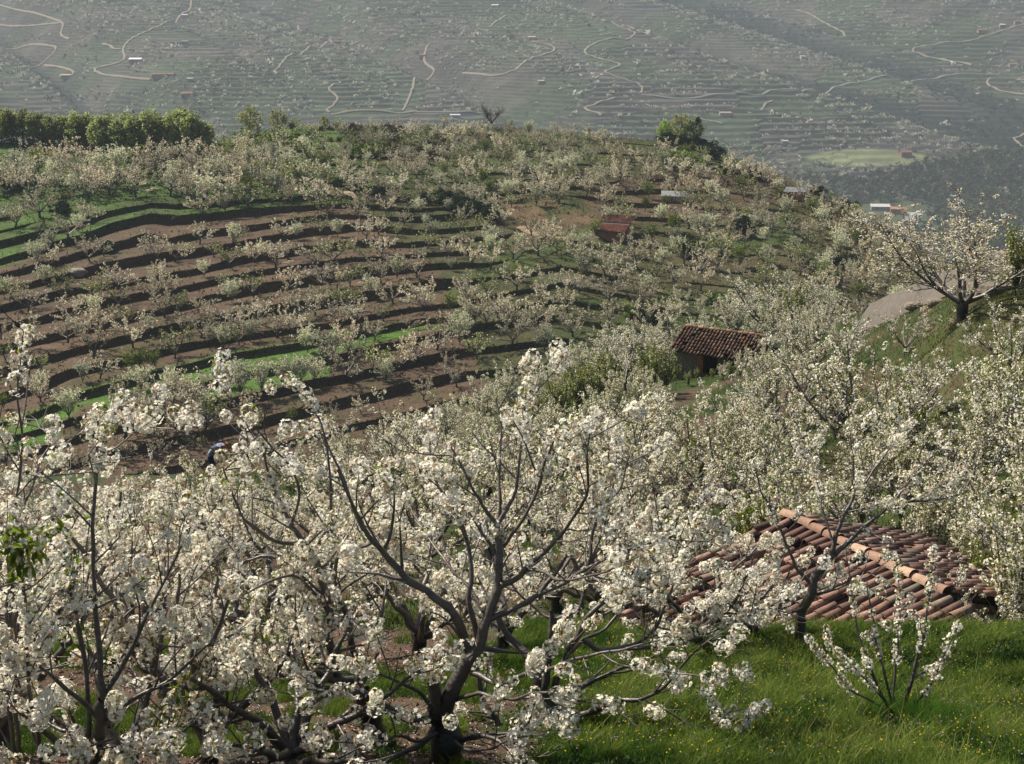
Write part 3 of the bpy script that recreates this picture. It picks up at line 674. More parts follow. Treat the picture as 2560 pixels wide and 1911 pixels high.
# small vase-shaped tree on the meadow
rng = np.random.default_rng(16); D0 = 16.8; base = near.hit(897, 722)
D0 = base[1]
L6 = [([(897, 722), (885, 700), (865, 678), (845, 660), (828, 646)], .022, .007, -.5), ([(897, 720), (888, 690), (880, 660), (874, 640), (872, 612), (867, 580)], .026, .008, .3),
      ([(894, 715), (878, 690), (866, 655), (858, 630), (851, 590), (846, 548)], .026, .006, .5), ([(898, 720), (911, 686), (918, 654), (925, 630), (931, 590), (934, 545)], .034, .007, .2),
      ([(899, 718), (915, 705), (927, 696), (940, 665), (950, 640), (958, 625)], .026, .007, -.2), ([(915, 676), (928, 672), (940, 665)], .012, .006, -.2), ([(894, 712), (872, 702), (850, 690), (828, 660), (810, 642), (805, 634)], .02, .006, -.3),
      ([(897, 712), (893, 690), (897, 650), (900, 600), (896, 556)], .024, .006, .6)]
a6 = build_tree(rng, limbs_px(rng, D0, base, L6), 0, sec=(.5, .30, .16), ter=(.2, .16, .1), keep=.66, leaf=.6, dsp=.10, rc=(.038, .062), nf=22, fs=.019, sec_t0=.35, limb_t0=.3)
place(tree_meshes('sixth', a6), 'cherry_tree', base, 0, 1, 'small vase-shaped young cherry tree with thin stems standing in the meadow', 'cherry tree', GRP_N)
# leaning tree in front of the red tile roof
rng = np.random.default_rng(17); D0 = 20.6; base = near.put(798, D0)
L7 = [([(799, 640), (803, 616), (806, 600), (811, 584), (822, 566), (832, 552)], .105, .085, 0), ([(832, 552), (836, 532), (848, 510), (856, 490), (853, 455), (850, 430)], .05, .010, .5), ([(834, 556), (850, 540), (875, 518), (891, 504), (910, 500), (940, 501), (965, 492)], .05, .010, -.3),
      ([(811, 584), (795, 570), (786, 545), (775, 520), (760, 490), (755, 460)], .04, .010, .4), ([(808, 598), (825, 592), (850, 583), (870, 575), (890, 560)], .03, .010, -.6), ([(803, 608), (780, 615), (750, 622), (725, 600), (700, 580)], .04, .010, -.5),
      ([(856, 490), (875, 470), (890, 445), (900, 420)], .024, .008, .4, .3), ([(832, 540), (822, 510), (820, 480), (810, 450)], .024, .008, .9), ([(891, 504), (905, 485), (925, 465), (938, 450)], .02, .008, .2, -.1)]
MIDP = dict(sec=(.24, .75, .45), ter=(.2, .38, .24), keep=.48, leaf=.50, dsp=.12, rc=(.052, .088), nf=22, fs=.026)
a7 = build_tree(rng, limbs_px(rng, D0, base, L7), 0, **MIDP)
place(tree_meshes('seventh', a7), 'cherry_tree', base, 0, 1, 'cherry tree with pale grey leaning trunk in front of the red tiled roof', 'cherry tree', GRP_N)
for sd, X, D, H_, R_, lb in ((18, 208, 12.3, 2.4, 1.9, 'low dense cherry tree filling the lower left between the tall shoots and the sweeping limbs'), (19, 5, 12.6, 2.7, 1.8, 'dense white cherry tree cut by the left edge behind the tall shoots'),
    (20, 292, 11.7, 1.35, 1.45, 'lowest bushy cherry tree at the bottom edge left of the black trunk'), (22, 700, 20.6, 1.9, 1.7, 'low cherry tree covering the left end of the red tiled roof'), (23, 752, 21.3, 1.3, 1.3, 'small low cherry tree at the near eave of the red tiled roof'), (21, 128, 11.2, 1.7, 1.5, 'bushy cherry tree at the bottom edge near the left corner')):
    rng = np.random.default_rng(sd); base = near.put(X, D)
    place(tree_meshes('dense', build_tree(rng, goblet(rng, H_, R_, 7, .08, .16), 0, **NEARP)), 'cherry_tree', base, 0, 1, lb, 'cherry tree', GRP_N)
# ---- generic near trees
GEN0 = []
for i in range(3):
    rng = np.random.default_rng(30 + i)
    GEN0.append(tree_meshes('orchard%d' % i, build_tree(rng, goblet(rng, 2.7, 1.8, 6, .10), 0, **dict(MIDP))))
GEN1 = []
for i in range(5):
    rng = np.random.default_rng(40 + i)
    GEN1.append(tree_meshes('spreading%d' % i, build_tree(rng, goblet(rng, 3.0, 2.2, 7 + i % 2, .085), 1, sec=(.21, .95, .6), ter=(.19, .48, .3), keep=.50, leaf=.85, dsp=.14, rc=(.055, .095), nf=12, fs=.031, pink=.10)))
UP1 = []
for i in range(4):
    rng = np.random.default_rng(50 + i)
    UP1.append(tree_meshes('upright%d' % i, build_tree(rng, upright(rng, 2.9, 1.25, 19), 1, sec=(.3, .6, .35), ter=None, keep=.66, leaf=.8, dsp=.085, rc=(.05, .085), nf=9, fs=.031, pink=.06, sec_t0=.15, limb_t0=.15)))
LE1 = []
for i in range(2):
    rng = np.random.default_rng(60 + i)
    LE1.append(tree_meshes('leafy%d' % i, build_tree(rng, upright(rng, 2.5, 1.2, 20), 1, sec=(.4, .4, .25), ter=None, keep=.95, leaf=1., dsp=.09, rc=(.05, .10), nf=7, fs=.038, green=.72, sec_t0=.1, limb_t0=.08)))
rng = np.random.default_rng(77)
def nt_(kind, X, D, sc, label, name='cherry_tree', tint=(1, 1, 1)):
    global NTREES
    NTREES += 1
    p = near.put(X, D); p[2] -= .05
    return place(kind, name, p, rng.uniform(0, 6.28), sc, label, 'cherry tree' if name == 'cherry_tree' else 'shrub', GRP_N if name == 'cherry_tree' else 'leafy young shrubs near the hut', tint)
ROWS = [('second row of the near orchard', 19.5, [-60, 28, 118, 228, 322, 425, 505], 'g', 1.0), ('third row of the near orchard', 25, [-20, 70, 165, 270, 372, 468, 560], 'g', 1.0),
        ('fourth row of the near orchard', 31, [-50, 20, 100, 180, 255, 340, 420, 500, 590, 660], 's', .95), ('fifth row of the near orchard', 37, [-20, 50, 120, 200, 285, 360, 440, 520, 610, 690, 745], 's', .95),
        ('sixth row of the near orchard', 45, [300, 365, 425, 490, 560, 630, 700, 760], 's', .9), ('seventh row of the near orchard', 54, [375, 430, 480, 545, 600, 655, 785], 'm', .9)]
ORD = ['first', 'second', 'third', 'fourth', 'fifth', 'sixth', 'seventh', 'eighth', 'ninth', 'tenth', 'eleventh', 'twelfth', 'thirteenth', 'fourteenth', 'fifteenth', 'sixteenth', 'seventeenth', 'eighteenth', 'nineteenth', 'twentieth']
ORD += ['twenty-first', 'twenty-second', 'twenty-third', 'twenty-fourth', 'twenty-fifth', 'twenty-sixth', 'twenty-seventh', 'twenty-eighth', 'twenty-ninth', 'thirtieth', 'thirty-first', 'thirty-second', 'thirty-third', 'thirty-fourth', 'thirty-fifth', 'thirty-sixth', 'thirty-seventh', 'thirty-eighth', 'thirty-ninth', 'fortieth']
def ordn(i): return ORD[i] if i < 40 else (['fortieth'] + ['forty-' + q for q in ORD[:9]] + ['fiftieth'] + ['fifty-' + q for q in ORD[:9]])[i - 39]
cnt = 0
for rn, D, xs, kd, sc in ROWS:
    for i, X in enumerate(xs):
        src = GEN0 if kd == 'g' else GEN1 if kd == 's' else (UP1 + GEN1)
        tv = rng.uniform(.92, 1.02)
        nt_(src[cnt % len(src)], X + rng.normal() * 6, D * rng.uniform(.97, 1.03), sc * rng.uniform(.9, 1.1) * (.58 if X < 330 and D > 36 else .8 if X < 330 and D > 30 else 1), 'white blossoming cherry tree, %s from left in the %s' % (ordn(i), rn), tint=(tv, tv * .99, tv * .96)); cnt += 1
for X, D, kd, sc, lb in [
    (452, 66, 'u', 1.0, 'upright white cherry tree at the lower left end of the hedge-like row'), (484, 70, 'u', 1.1, 'upright white cherry tree just right of the row end by the valley edge'),
    (508, 74, 'u', 1.15, 'upright white cherry tree with tall spiky shoots left of the hut'), (533, 73, 'u', 1.1, 'upright cherry tree between the spiky row and the leafy shrubs'),
    (556, 84, 'u', 1.15, 'pale upright cherry tree on the valley edge, leftmost behind the leafy shrubs'), (580, 87, 'u', 1.2, 'pale upright cherry tree on the valley edge with spiky crown'),
    (604, 86, 'u', 1.25, 'upright cherry tree behind the goblet-shaped tree'), (630, 88, 'u', 1.2, 'upright cherry tree on the skyline of the near slope left of the hut'), (655, 87, 'u', 1.25, 'white upright cherry tree touching the left side of the hut'),
    (626, 74, 's', 1.1, 'goblet-shaped cherry tree with dark trunk left of the stone hut'), (700, 92, 'u', 1.05, 'white cherry tree behind the left end of the hut roof'),
    (733, 96, 'u', 1.2, 'white cherry tree behind the middle of the hut roof'), (764, 92, 's', 1.35, 'round white cherry tree with dark trunk behind the right end of the hut'),
    (742, 99, 's', 1.0, 'low white cherry tree left of the round tree behind the hut'), (820, 93, 's', .95, 'small white cherry tree right of the hut beside the brown plot'), (792, 99, 's', 1.1, 'white cherry tree on the edge between hut and track'),
    (842, 100, 's', .9, 'small white cherry tree at the valley edge above the brown plot'),
    (722, 76, 'u', .36, 'white spiky sapling in front of the hut doorway'), (740, 75, 'u', .5, 'tall white spiked cherry tree in front of the right half of the hut'), (764, 72, 'u', .5, 'white spiked cherry tree right of the hut wall'), (792, 74, 's', .8, 'spreading white cherry tree right of the hut gable'),
    (857, 42, 's', 1.35, 'wide white cherry tree with dark leaning trunk below the track'), (795, 47, 's', 1.05, 'white cherry tree left of the wide tree below the track'), (905, 56, 's', .6, 'white cherry tree at the lower edge of the track'),
    (962, 48, 'B', 1.0, 'large spreading cherry tree beside the track at the right edge, crown above the valley'),
    (1016, 44, 's', .75, 'white cherry tree at the right edge below the large spreading tree'), (925, 44, 'u', .7, 'upright cherry tree below the large spreading tree'), (990, 37, 'u', 1.1, 'dense upright cherry tree on the grassy bank at right'), (1026, 33, 'u', 1.3, 'tall upright cherry tree cut by the right edge of the photo'),
    (955, 35, 's', .95, 'cherry tree at the foot of the grassy bank, right of the tiled roof'), (1020, 27, 's', .95, 'leafy white cherry tree at right behind the meadow'), (880, 33, 's', .9, 'cherry tree directly behind the red tiled roof'), (815, 35, 's', .95, 'cherry tree behind the top of the red tiled roof'),
    (700, 30, 'g', .95, 'cherry tree left of the ridge of the red tiled roof'), (600, 24.5, 'g', .95, 'cherry tree at the lower left corner of the red tiled roof'), (985, 23.6, 's', .55, 'low white bush at the right end of the red tiled roof'), (850, 62, 's', .65, 'cherry tree above the wide tree, left of the track end'),
    (815, 66, 's', .9, 'cherry tree between the hut and the lower end of the track')]:
    if kd == 'B': continue
    src = {'s': GEN1, 'u': UP1, 'g': GEN0}[kd]; cnt += 1
    nt_(src[cnt % len(src)], X, D, sc, lb)
rngb = np.random.default_rng(71)
big = tree_meshes('big', build_tree(rngb, goblet(rngb, 4.3, 3.2, 9, .13, .2), 1, sec=(.17, 1.4, .9), ter=(.18, .65, .4), keep=.8, leaf=.4, dsp=.17, rc=(.05, .09), nf=8, fs=.031, pink=.28))
p = near.hit(962, 320); p[2] -= .05
place(big, 'cherry_tree', p, .4, (1.25, 1.25, .85), 'large spreading cherry tree beside the track at the right edge of the photo', 'cherry tree', GRP_N); NTREES += 8
XR = [(625, 34), (665, 38), (705, 41), (748, 40), (650, 50), (672, 53), (745, 57), (772, 62), (805, 56), (835, 48), (880, 42), (905, 40), (940, 38), (862, 36), (900, 36), (930, 32), (965, 30), (1000, 31), (1035, 38), (990, 39), (790, 30.5), (755, 33),
      (615, 60), (640, 66), (655, 64), (722, 52), (815, 74), (800, 69), (772, 81), (800, 82), (560, 76), (585, 78), (520, 66), (470, 60), (1040, 28), (980, 27), (1010, 24.3)]
XR.sort()
for i, (X, D) in enumerate(XR):
    kd = [UP1, GEN1, UP1, LE1][i % 4]; tv = rng.uniform(.88, 1.02)
    nt_(kd[i % len(kd)], X, D, rng.uniform(.75, 1.05) * (1.1 if D < 50 else .9) * (.6 if 650 < X < 760 and D > 48 else 1), '%s cherry tree, %s from left among those filling the right near slope' % (['Upright white', 'Rounded white', 'Spiky pale', 'Leafy greenish'][i % 4].lower(), ordn(i)), tint=(tv, tv, tv * .93))
for X, D, sc, lb in [(578, 68, 1.0, 'leafy green shrub left of the goblet-shaped tree'), (602, 69, 1.05, 'yellow-green leafy shrub just left of the dark trunk'), (650, 72, 1.1, 'leafy green shrub right of the goblet-shaped tree'), (664, 74, .9, 'leafy green shrub against the left wall of the hut'), (688, 77, .33, 'low green shrub under the hut wall'),
                      (677, 80.5, .35, 'low green shoots against the hut wall left of the doorway'), (697, 79.5, .25, 'low green shoots at the foot of the brick door jamb'), (712, 79, .22, 'low green shoots below the dark doorway'), (560, 66, .95, 'leftmost leafy green shrub below the spiky trees'), (793, 88, 1.15, 'yellow-green upright shrub right of the hut'), (770, 89, .8, 'small green shrub behind the hut gable'), (730, 77, .35, 'green shoots beside the hut doorway'), (1015, 52, 1.0, 'bright green shrub on the bank at the right edge'), (540, 62, .9, 'green leafy shrub among the spiky cherry trees')]:
    nt_(LE1[cnt % 2], X, D, sc, lb, 'leafy_shrub'); cnt += 1

# ------------------------------------------------------------------ trees on the opposite hill
def lod2(rng, limbs, fs, keep, green, pink, nf, dsp, leaf=.0, tw=1.):
    w_, b_, l_ = build_tree(rng, limbs, 2, sec=(.36, 1.0, .65), ter=(.42, .55, .35), keep=keep, leaf=leaf, dsp=dsp, rc=(.09, .19), nf=nf, fs=fs, green=green, pink=pink, sec_t0=.25, limb_t0=.4)
    return w_, b_
V2 = {}
def mkv(key, seeds, limbf, **kw):
    V2[key] = []
    for sd in seeds:
        r_ = np.random.default_rng(sd); w_, b_ = lod2(r_, limbf(r_), **kw)
        V2[key].append((w_, b_, [('trunk', mk_mesh(key + '_trunk', *w_, M_BARK, True)), ('crown', mk_mesh(key + '_crown', *b_, M_FLOWER))]))
mkv('spread', range(200, 206), lambda r: goblet(r, 2.8, 2.2, 6, .11, .25), fs=.095, keep=.88, green=.10, pink=.22, nf=5, dsp=.24)
mkv('vase', range(210, 214), lambda r: upright(r, 2.6, 1.5, 13, .035), fs=.085, keep=.9, green=.16, pink=.1, nf=4, dsp=.2)
mkv('leafy', range(220, 223), lambda r: upright(r, 2.6, 1.2, 13, .03), fs=.08, keep=.9, green=.93, pink=.0, nf=4, dsp=.2)
mkv('olive', range(225, 228), lambda r: goblet(r, 2.7, 2.0, 7, .10, .25), fs=.095, keep=.9, green=.62, pink=.35, nf=4, dsp=.24)
rng = np.random.default_rng(300)
spots = []
def add_spot(X, Y, kind, sc, row=None):
    p = mid.hit(X, Y)
    if p is None: return
    spots.append((p, kind, sc, X, Y, row))
def lip_row(k, X, t):
    """a spot on the tread above lip k"""
    s = st(X, 300)[0]; i = int(np.clip(np.searchsorted(s_mid, s), 0, len(s_mid) - 1))
    js = np.where(Kidx == k)[0]; d0 = Dm[i, js[0] - 1]; d1 = Dm[i, np.where((Kidx == k) & (Kind == 0))[0][-1]]
    d = lerp(d0, d1, t); z = mid.z(s_mid[i] * d, d); return np.array([s_mid[i] * d, d, z])
hand = [(118, 290, 'spread', 1.25), (90, 262, 'spread', 1.2), (52, 268, 'spread', 1.15), (37, 262, 'vase', 1), (45, 285, 'vase', 1.), (62, 282, 'olive', .9), (15, 303, 'olive', 1.1), (28, 312, 'spread', 1.2), (62, 300, 'olive', 1.1), (95, 302, 'olive', 1.4), (118, 308, 'olive', 1.1),
        (70, 322, 'spread', 1.1), (155, 302, 'spread', 1.3), (172, 297, 'spread', 1.1), (165, 318, 'spread', 1.2), (176, 314, 'olive', 1.2), (85, 342, 'spread', 1.3), (68, 343, 'spread', 1.2), (105, 331, 'spread', 1.1), (122, 329, 'olive', 1.15), (24, 352, 'spread', 1.5), (133, 348, 'spread', 1.4),
        (94, 358, 'spread', 1.35), (175, 359, 'olive', 1.45), (100, 379, 'spread', 1.0), (83, 383, 'vase', .95), (130, 374, 'leafy', 1.0), (141, 371, 'leafy', 1.), (155, 368, 'leafy', .8), (142, 391, 'vase', 1.), (42, 393, 'vase', .9), (69, 418, 'vase', 1.2), (201, 338, 'spread', 1.2), (223, 332, 'spread', 1.4), (259, 324, 'spread', 1.3), (239, 329, 'spread', 1.),
        (149, 334, 'vase', .9), (158, 263, 'spread', 1.4), (175, 262, 'spread', 1.2), (228, 268, 'olive', 1.2), (255, 263, 'spread', 1.3), (262, 260, 'vase', 1.), (234, 246, 'vase', 1.2), (283, 240, 'spread', 1.), (297, 240, 'vase', .9), (321, 236, 'olive', 1.15), (329, 219, 'olive', 1.6), (366, 240, 'spread', 1.1), (276, 269, 'spread', 1.2), (318, 267, 'spread', 1.4), (336, 263, 'olive', 1.3), (382, 258, 'spread', 1.2), (367, 261, 'olive', .9),
        (287, 293, 'spread', 1.2), (254, 297, 'olive', 1.4), (232, 303, 'vase', 1.1), (320, 290, 'spread', 1.4), (337, 289, 'spread', 1.), (350, 287, 'olive', .95), (364, 285, 'olive', 1.1), (381, 283, 'spread', 1.2), (417, 278, 'spread', 1.25), (397, 279, 'vase', 1.2), (296, 321, 'spread', 1.4), (315, 316, 'spread', 1.2), (332, 312, 'olive', 1.2), (349, 310, 'olive', 1.3), (372, 297, 'vase', 1.), (393, 303, 'spread', 1.2), (342, 328, 'spread', 1.2), (357, 325, 'spread', 1.3), (416, 301, 'spread', .9), (423, 311, 'spread', 1.3),
        (277, 338, 'spread', 1.2), (293, 335, 'spread', 1.1), (210, 346, 'vase', .9), (223, 348, 'vase', 1.), (239, 345, 'olive', 1.), (251, 342, 'vase', 1.), (308, 353, 'vase', 1.2), (330, 366, 'vase', 1.5), (351, 357, 'spread', 1.4), (348, 380, 'spread', 1.6), (375, 378, 'olive', 1.5), (402, 370, 'spread', 1.4), (386, 382, 'vase', 1.2), (420, 362, 'spread', 1.3), (437, 350, 'spread', 1.5), (460, 336, 'vase', 1.4),
        (262, 392, 'vase', 1.2), (283, 388, 'vase', 1.2), (300, 385, 'vase', 1.2), (315, 383, 'vase', 1.1), (240, 396, 'vase', 1.4), (226, 388, 'vase', 1.), (218, 405, 'spread', 1.2), (187, 407, 'spread', 1.4), (172, 400, 'vase', 1.2), (150, 425, 'spread', 1.8), (175, 428, 'spread', 1.9), (130, 420, 'spread', 1.4), (196, 418, 'spread', 1.6), (125, 440, 'spread', 1.8), (160, 448, 'spread', 1.8), (100, 455, 'olive', 1.4), (205, 430, 'olive', 1.5),
        (68, 240, 'spread', 1.4), (89, 199, 'spread', 1.3), (88, 222, 'spread', 1.1), (40, 218, 'spread', 1.7), (15, 228, 'spread', 1.4), (205, 218, 'spread', 1.4), (50, 250, 'vase', 1.)]
hand += [(473, 266, 'spread', 1.3), (490, 270, 'spread', 1.2), (513, 259, 'spread', 1.4), (538, 256, 'spread', 1.5), (557, 254, 'olive', 1.1), (577, 262, 'spread', 1.2), (584, 279, 'vase', 1.5), (605, 275, 'olive', 1.), (637, 268, 'spread', 1.5), (622, 257, 'spread', 1.), (517, 292, 'spread', 1.3), (545, 289, 'spread', 1.), (567, 297, 'spread', 1.2), (579, 293, 'spread', 1.), (610, 302, 'spread', 1.35), (641, 306, 'spread', 1.1), (618, 290, 'spread', 1.5), (673, 287, 'spread', 1.3), (681, 307, 'spread', .9),
         (510, 325, 'spread', 1.2), (487, 326, 'spread', 1.2), (475, 322, 'spread', 1.3), (537, 322, 'spread', 1.3), (541, 338, 'spread', 1.1), (573, 337, 'spread', 1.25), (609, 326, 'spread', 1.3), (512, 346, 'spread', 1.3), (497, 318, 'spread', 1.1), (460, 345, 'vase', 1.3), (465, 303, 'spread', 1.), (489, 298, 'olive', 1.2), (540, 303, 'spread', .9), (655, 283, 'olive', 1.1)]
for h in hand: add_spot(*h)
# scatter on treads
def ok(p, dmin):
    for q in spots:
        if abs(q[0][0] - p[0]) < dmin and abs(q[0][1] - p[1]) < dmin: return False
    return True
for k in range(1, nl):
    X = -40.
    while X < 900:
        X += rng.uniform(18, 46) if X < 450 else rng.uniform(12, 26)
        if X > 900: break
        if 470 < X < 640 and rng.uniform() < .45: continue
        if k in (4,) and X < 330: continue
        if k >= nl - 4 and X < 330 and rng.uniform() < .7: continue
        p = lip_row(k, X, rng.uniform(.35, .8))
        if not ok(p, 3.0): continue
        a, b = XY(p)
        if ((a - 555) / 58) ** 2 + ((b - 216) / 20) ** 2 < .8: continue
        kd = rng.choice(['spread', 'vase', 'olive', 'leafy'], p=[.45, .3, .15, .1] if b > 230 else [.35, .3, .25, .1])
        spots.append((p, kd, rng.uniform(.6, 1.05) if X < 450 else rng.uniform(.8, 1.15), a, b, k))
# the dense upper orchard
n_up = 0
for _ in range(16000):
    X = rng.uniform(-60, 1010); cr = float(np.interp(X, XS, cyc)); tp = float(np.interp(X, XS, top)) + 6
    Y = rng.uniform(cr + 2, max(tp, cr + 14) + (75 if X > 660 else 8))
    if X < 218 and Y < 164 + rng.uniform(0, 6): continue
    if X < 190 and Y > 198: continue
    if 225 < X < 455 and Y < 163 and rng.uniform() < .82: continue
    if 610 < X < 725 and Y < 160: continue
    if ((X - 555) / 52) ** 2 + ((Y - 216) / 19) ** 2 < .8 and rng.uniform() < .8: continue
    if abs(X - 614) < 24 and 205 < Y < 245: continue
    dn = .95 if (X < 350 and Y > 150) else .6 if X < 500 and Y < 165 else .98
    if 560 < X < 720 and 175 < Y < 215: dn = .4
    if rng.uniform() > dn: continue
    p = mid.hit(X, Y)
    if p is None or not ok(p, 2.9): continue
    if X > 640 and rng.uniform() < 0: continue
    kd = rng.choice(['spread', 'vase', 'olive', 'leafy'], p=[.52, .2, .22, .06])
    spots.append((p, kd, rng.uniform(.75, 1.3) * (1.35 if X < 340 and Y > 165 else 1.) * (1 if Y > cr + 14 else .7), X, Y, 99)); n_up += 1
    if n_up > 1600: break
def tintf(kd, X, Y):
    v = rng.uniform(.48, .98)
    if kd == 'spread':
        a = rng.uniform(0, 1); return (v, v * lerp(.95, 1.0, a), v * lerp(.84, .93, a))
    return (v * .95, v, v * .86)
spots.sort(key=lambda q: -q[2] / q[0][1])
NIND = 300 - NTREES - 8
ind, rest = spots[:NIND], spots[NIND:]
# number them along each contour strip so every label points at one tree
lab = {}
def strip_of(p):
    a, b = XY(p[0]); rr = np.array([np.interp(a, XS, rows[i]) for i in range(nK)]); return int((rr > b).sum())
byst = {}
for q in ind: byst.setdefault(strip_of(q), []).append(q)
KW = {'spread': 'spreading blossoming', 'vase': 'vase-shaped pale', 'olive': 'olive-tinted', 'leafy': 'bushy green-leafed'}
def zone(a, b):
    return 'brown terraces' if a < float(np.interp(b, [150, 212, 240, 262, 285, 320, 345, 420], [345, 362, 396, 432, 446, 455, 470, 500])) else 'green slope'
for sid, L in sorted(byst.items()):
    L.sort(key=lambda q: q[3])
    for i, q in enumerate(L):
        p, kd, sc, X, Y, row = q
        lb = '%s cherry tree, %s from left on the %s hill terrace counted upward' % (KW[kd], ordn(i), ordn(sid))
        v = V2[kd][int(rng.integers(len(V2[kd])))]; pp = p.copy(); pp[2] -= .05
        place(v[2], 'cherry_tree', pp, rng.uniform(0, 6.28), (sc, sc, sc * rng.uniform(.85, 1.1)), lb, 'cherry tree', 'cherry trees on the terraced hill', tintf(kd, X, Y))
WA, BA = Acc(), Acc()
for q in rest:
    p, kd, sc = q[:3]; w_, b_ = V2[kd][int(rng.integers(len(V2[kd])))][:2]
    a = rng.uniform(0, 6.28); ca, sa = math.cos(a), math.sin(a); M = np.array([[ca, sa, 0], [-sa, ca, 0], [0, 0, 1]]) * sc
    t = np.array(tintf(kd, 0, 0))
    WA.add(w_[0] @ M + p, w_[1], w_[2]); 
    sel = np.arange(len(b_[1])); BA.add(b_[0] @ M + p, b_[1], b_[2] * t)
me = BA.mesh('orchard_mass', M_FLOWER); wv, wf, wc = WA.arrays()
o = obj('orchard', me); tag(o, 'mass of small cherry trees covering the upper slopes of the hill', 'orchard', kind='stuff')
o2 = obj('trunks', mk_mesh('orchard_trunks', wv, wf, wc, M_BARK, True), o)

# ------------------------------------------------------------------ broadleaf trees, bushes
def crown(A, rng, c, R, n, size, ca, cb, nclump=30, shell=.55, flat=1.):
    R = np.asarray(R, float); u = unit(rng.normal(size=(nclump, 3))); rr = rng.uniform(shell, 1, (nclump, 1)) * .82
    cc = c + u * rr * R; cs = rng.uniform(.18, .34, nclump) * R.mean(); kk = rng.integers(0, nclump, n)
    P = cc[kk] + unit(rng.normal(size=(n, 3))) * (cs[kk] * rng.uniform(.3, 1, n) ** .5)[:, None] * np.array([1, 1, .8])
    tone = rng.uniform(0, 1, nclump)[kk][:, None] * .6 + rng.uniform(0, 1, (n, 1)) * .4
    C = lerp(np.array(ca), np.array(cb), tone)
    N, U, W = frames(unit(P - c) + rng.normal(size=(n, 3)) * .7, rng)
    kites(A, P, U, W, size * rng.uniform(.7, 1.3, n), size * .45, C)
def broadleaf(rng, H, R, n, size, ca, cb, r=.14, base=.3, nc=34, lean=0):
    W, B = Acc(), Acc(); tr = grow(rng, np.zeros(3), np.array([lean, 0, 1.]), H * .85, .5, .04, .02)
    tube(W, tr, np.linspace(r, r * .25, len(tr)), 6, np.array([.05, .042, .035]))
    for Q, r3 in side(rng, tr, np.linspace(r, r * .25, len(tr)), 0, H * .07, base, .95, R * 1.0, R * .5, (.5, 1.), .5, .4, .08, .08, .02):
        tube(W, Q, r3, 4, np.array([.05, .042, .035]))
    crown(B, rng, np.array([tr[-1, 0] * .6, tr[-1, 1] * .6, H * (base + (1 - base) * .5)]), (R, R, H * (1 - base) * .5), n, size, ca, cb, nc)
    return [('trunk', W.mesh('trunk', M_BARK, True)), ('crown', B.mesh('crown', M_LEAF))]
def bush(rng, R, H, n, size, ca, cb, nc=22):
    W, B = Acc(), Acc()
    for k in range(5):
        a = k * 1.26; Q = grow(rng, np.zeros(3), np.array([math.cos(a) * .6 * R / H, math.sin(a) * .6 * R / H, 1.]), H * .8, .3, .08, 0); tube(W, Q, np.linspace(.05, .015, len(Q)), 4, np.array([.04, .03, .022]))
    crown(B, rng, np.array([0, 0, H * .45]), (R, R, H * .55), n, size, ca, cb, nc, .3)
    return [('trunk', W.mesh('stem', M_BARK, True)), ('crown', B.mesh('crown', M_LEAF))]
SG0, SG1 = (.22, .27, .11), (.40, .45, .21)
rng = np.random.default_rng(400)
GV = [broadleaf(np.random.default_rng(410 + i), 8.0, 1.7, 1150, .36, SG0, SG1, .11, .02, 60) for i in range(5)]
GD = [broadleaf(np.random.default_rng(420 + i), 8.0, 1.4, 700, .34, (.09, .11, .035), (.22, .24, .07), .13, .04, 36) for i in range(2)]
def hp(X, Y, sheet=mid):
    for dy in (0, 1, 2, 3, 5, 8):
        p = sheet.hit(X, Y + dy)
        if p is not None: return p
    return None
gi = 0
def tr_at(ms, X, Y, sc, label, name='broadleaf_tree', cat='tree', group=None, tint=(1, 1, 1), sheet=mid):
    p = hp(X, Y, sheet)
    if p is None: print('MISS', label); return
    p = p.copy(); p[2] -= .1
    return place(ms, name, p, rng.uniform(0, 6.28), sc, label, cat, group, tint)
xs = list(np.linspace(-14, 206, 56))
for i, X in enumerate(xs):
    yb = np.interp(X, [-14, 40, 75, 110, 150, 205], [143, 144, 146, 154, 156, 155]) + rng.uniform(-3, 3)
    hpx = np.interp(X, [-14, 30, 60, 95, 130, 180, 206], [37, 38, 34, 40, 47, 50, 38])
    p = hp(X, yb); sc = hpx * p[1] / FP / 8.0 * rng.uniform(.9, 1.08)
    ms = GD[i % 2] if (X < 45 and i % 2) or i % 7 == 3 else GV[i % 5]
    v = rng.uniform(.8, 1.1)
    tr_at(ms, X + rng.normal() * 1.5, yb, (sc * 1.05, sc * 1.05, sc), 'slender %s tree, %s from the left in the grove on the left skyline' % ('dark' if ms in GD else 'spring-green', ordn(i)), 'grove_tree', 'tree', 'trees of the skyline grove', (v, v, v * .9))
BIG = broadleaf(np.random.default_rng(431), 9.5, 4.2, 3400, .36, SG0, (.46, .54, .17), .25, .12, 60)
tr_at(BIG, 180, 156, (1.0, 1.0, 1.02), 'big round bright green tree at the right end of the skyline grove')
OL = broadleaf(np.random.default_rng(433), 6.5, 2.6, 1500, .32, (.20, .22, .08), (.38, .40, .18), .18, .10, 36)
tr_at(OL, 249, 132, 1.0, 'round olive-green tree alone on the skyline right of the grove')
tr_at(OL, 280, 134, .85, 'greyish green tree right of the lone round skyline tree', tint=(.9, .9, .9))
tr_at(OL, 231, 130, .6, 'small dark tree left of the lone round skyline tree', tint=(.6, .65, .6))
tr_at(GV[1], 211, 136, .62, 'small bright green tree just right of the grove')
tr_at(OL, 325, 128, .45, 'small green tree on the skyline mound')
tr_at(broadleaf(np.random.default_rng(434), 7.2, 3.3, 2300, .32, (.22, .22, .08), (.44, .42, .17), .2, .08, 44), 650, 131, 1.15, 'broad yellow-green tree of the hilltop clump, leftmost and tallest')
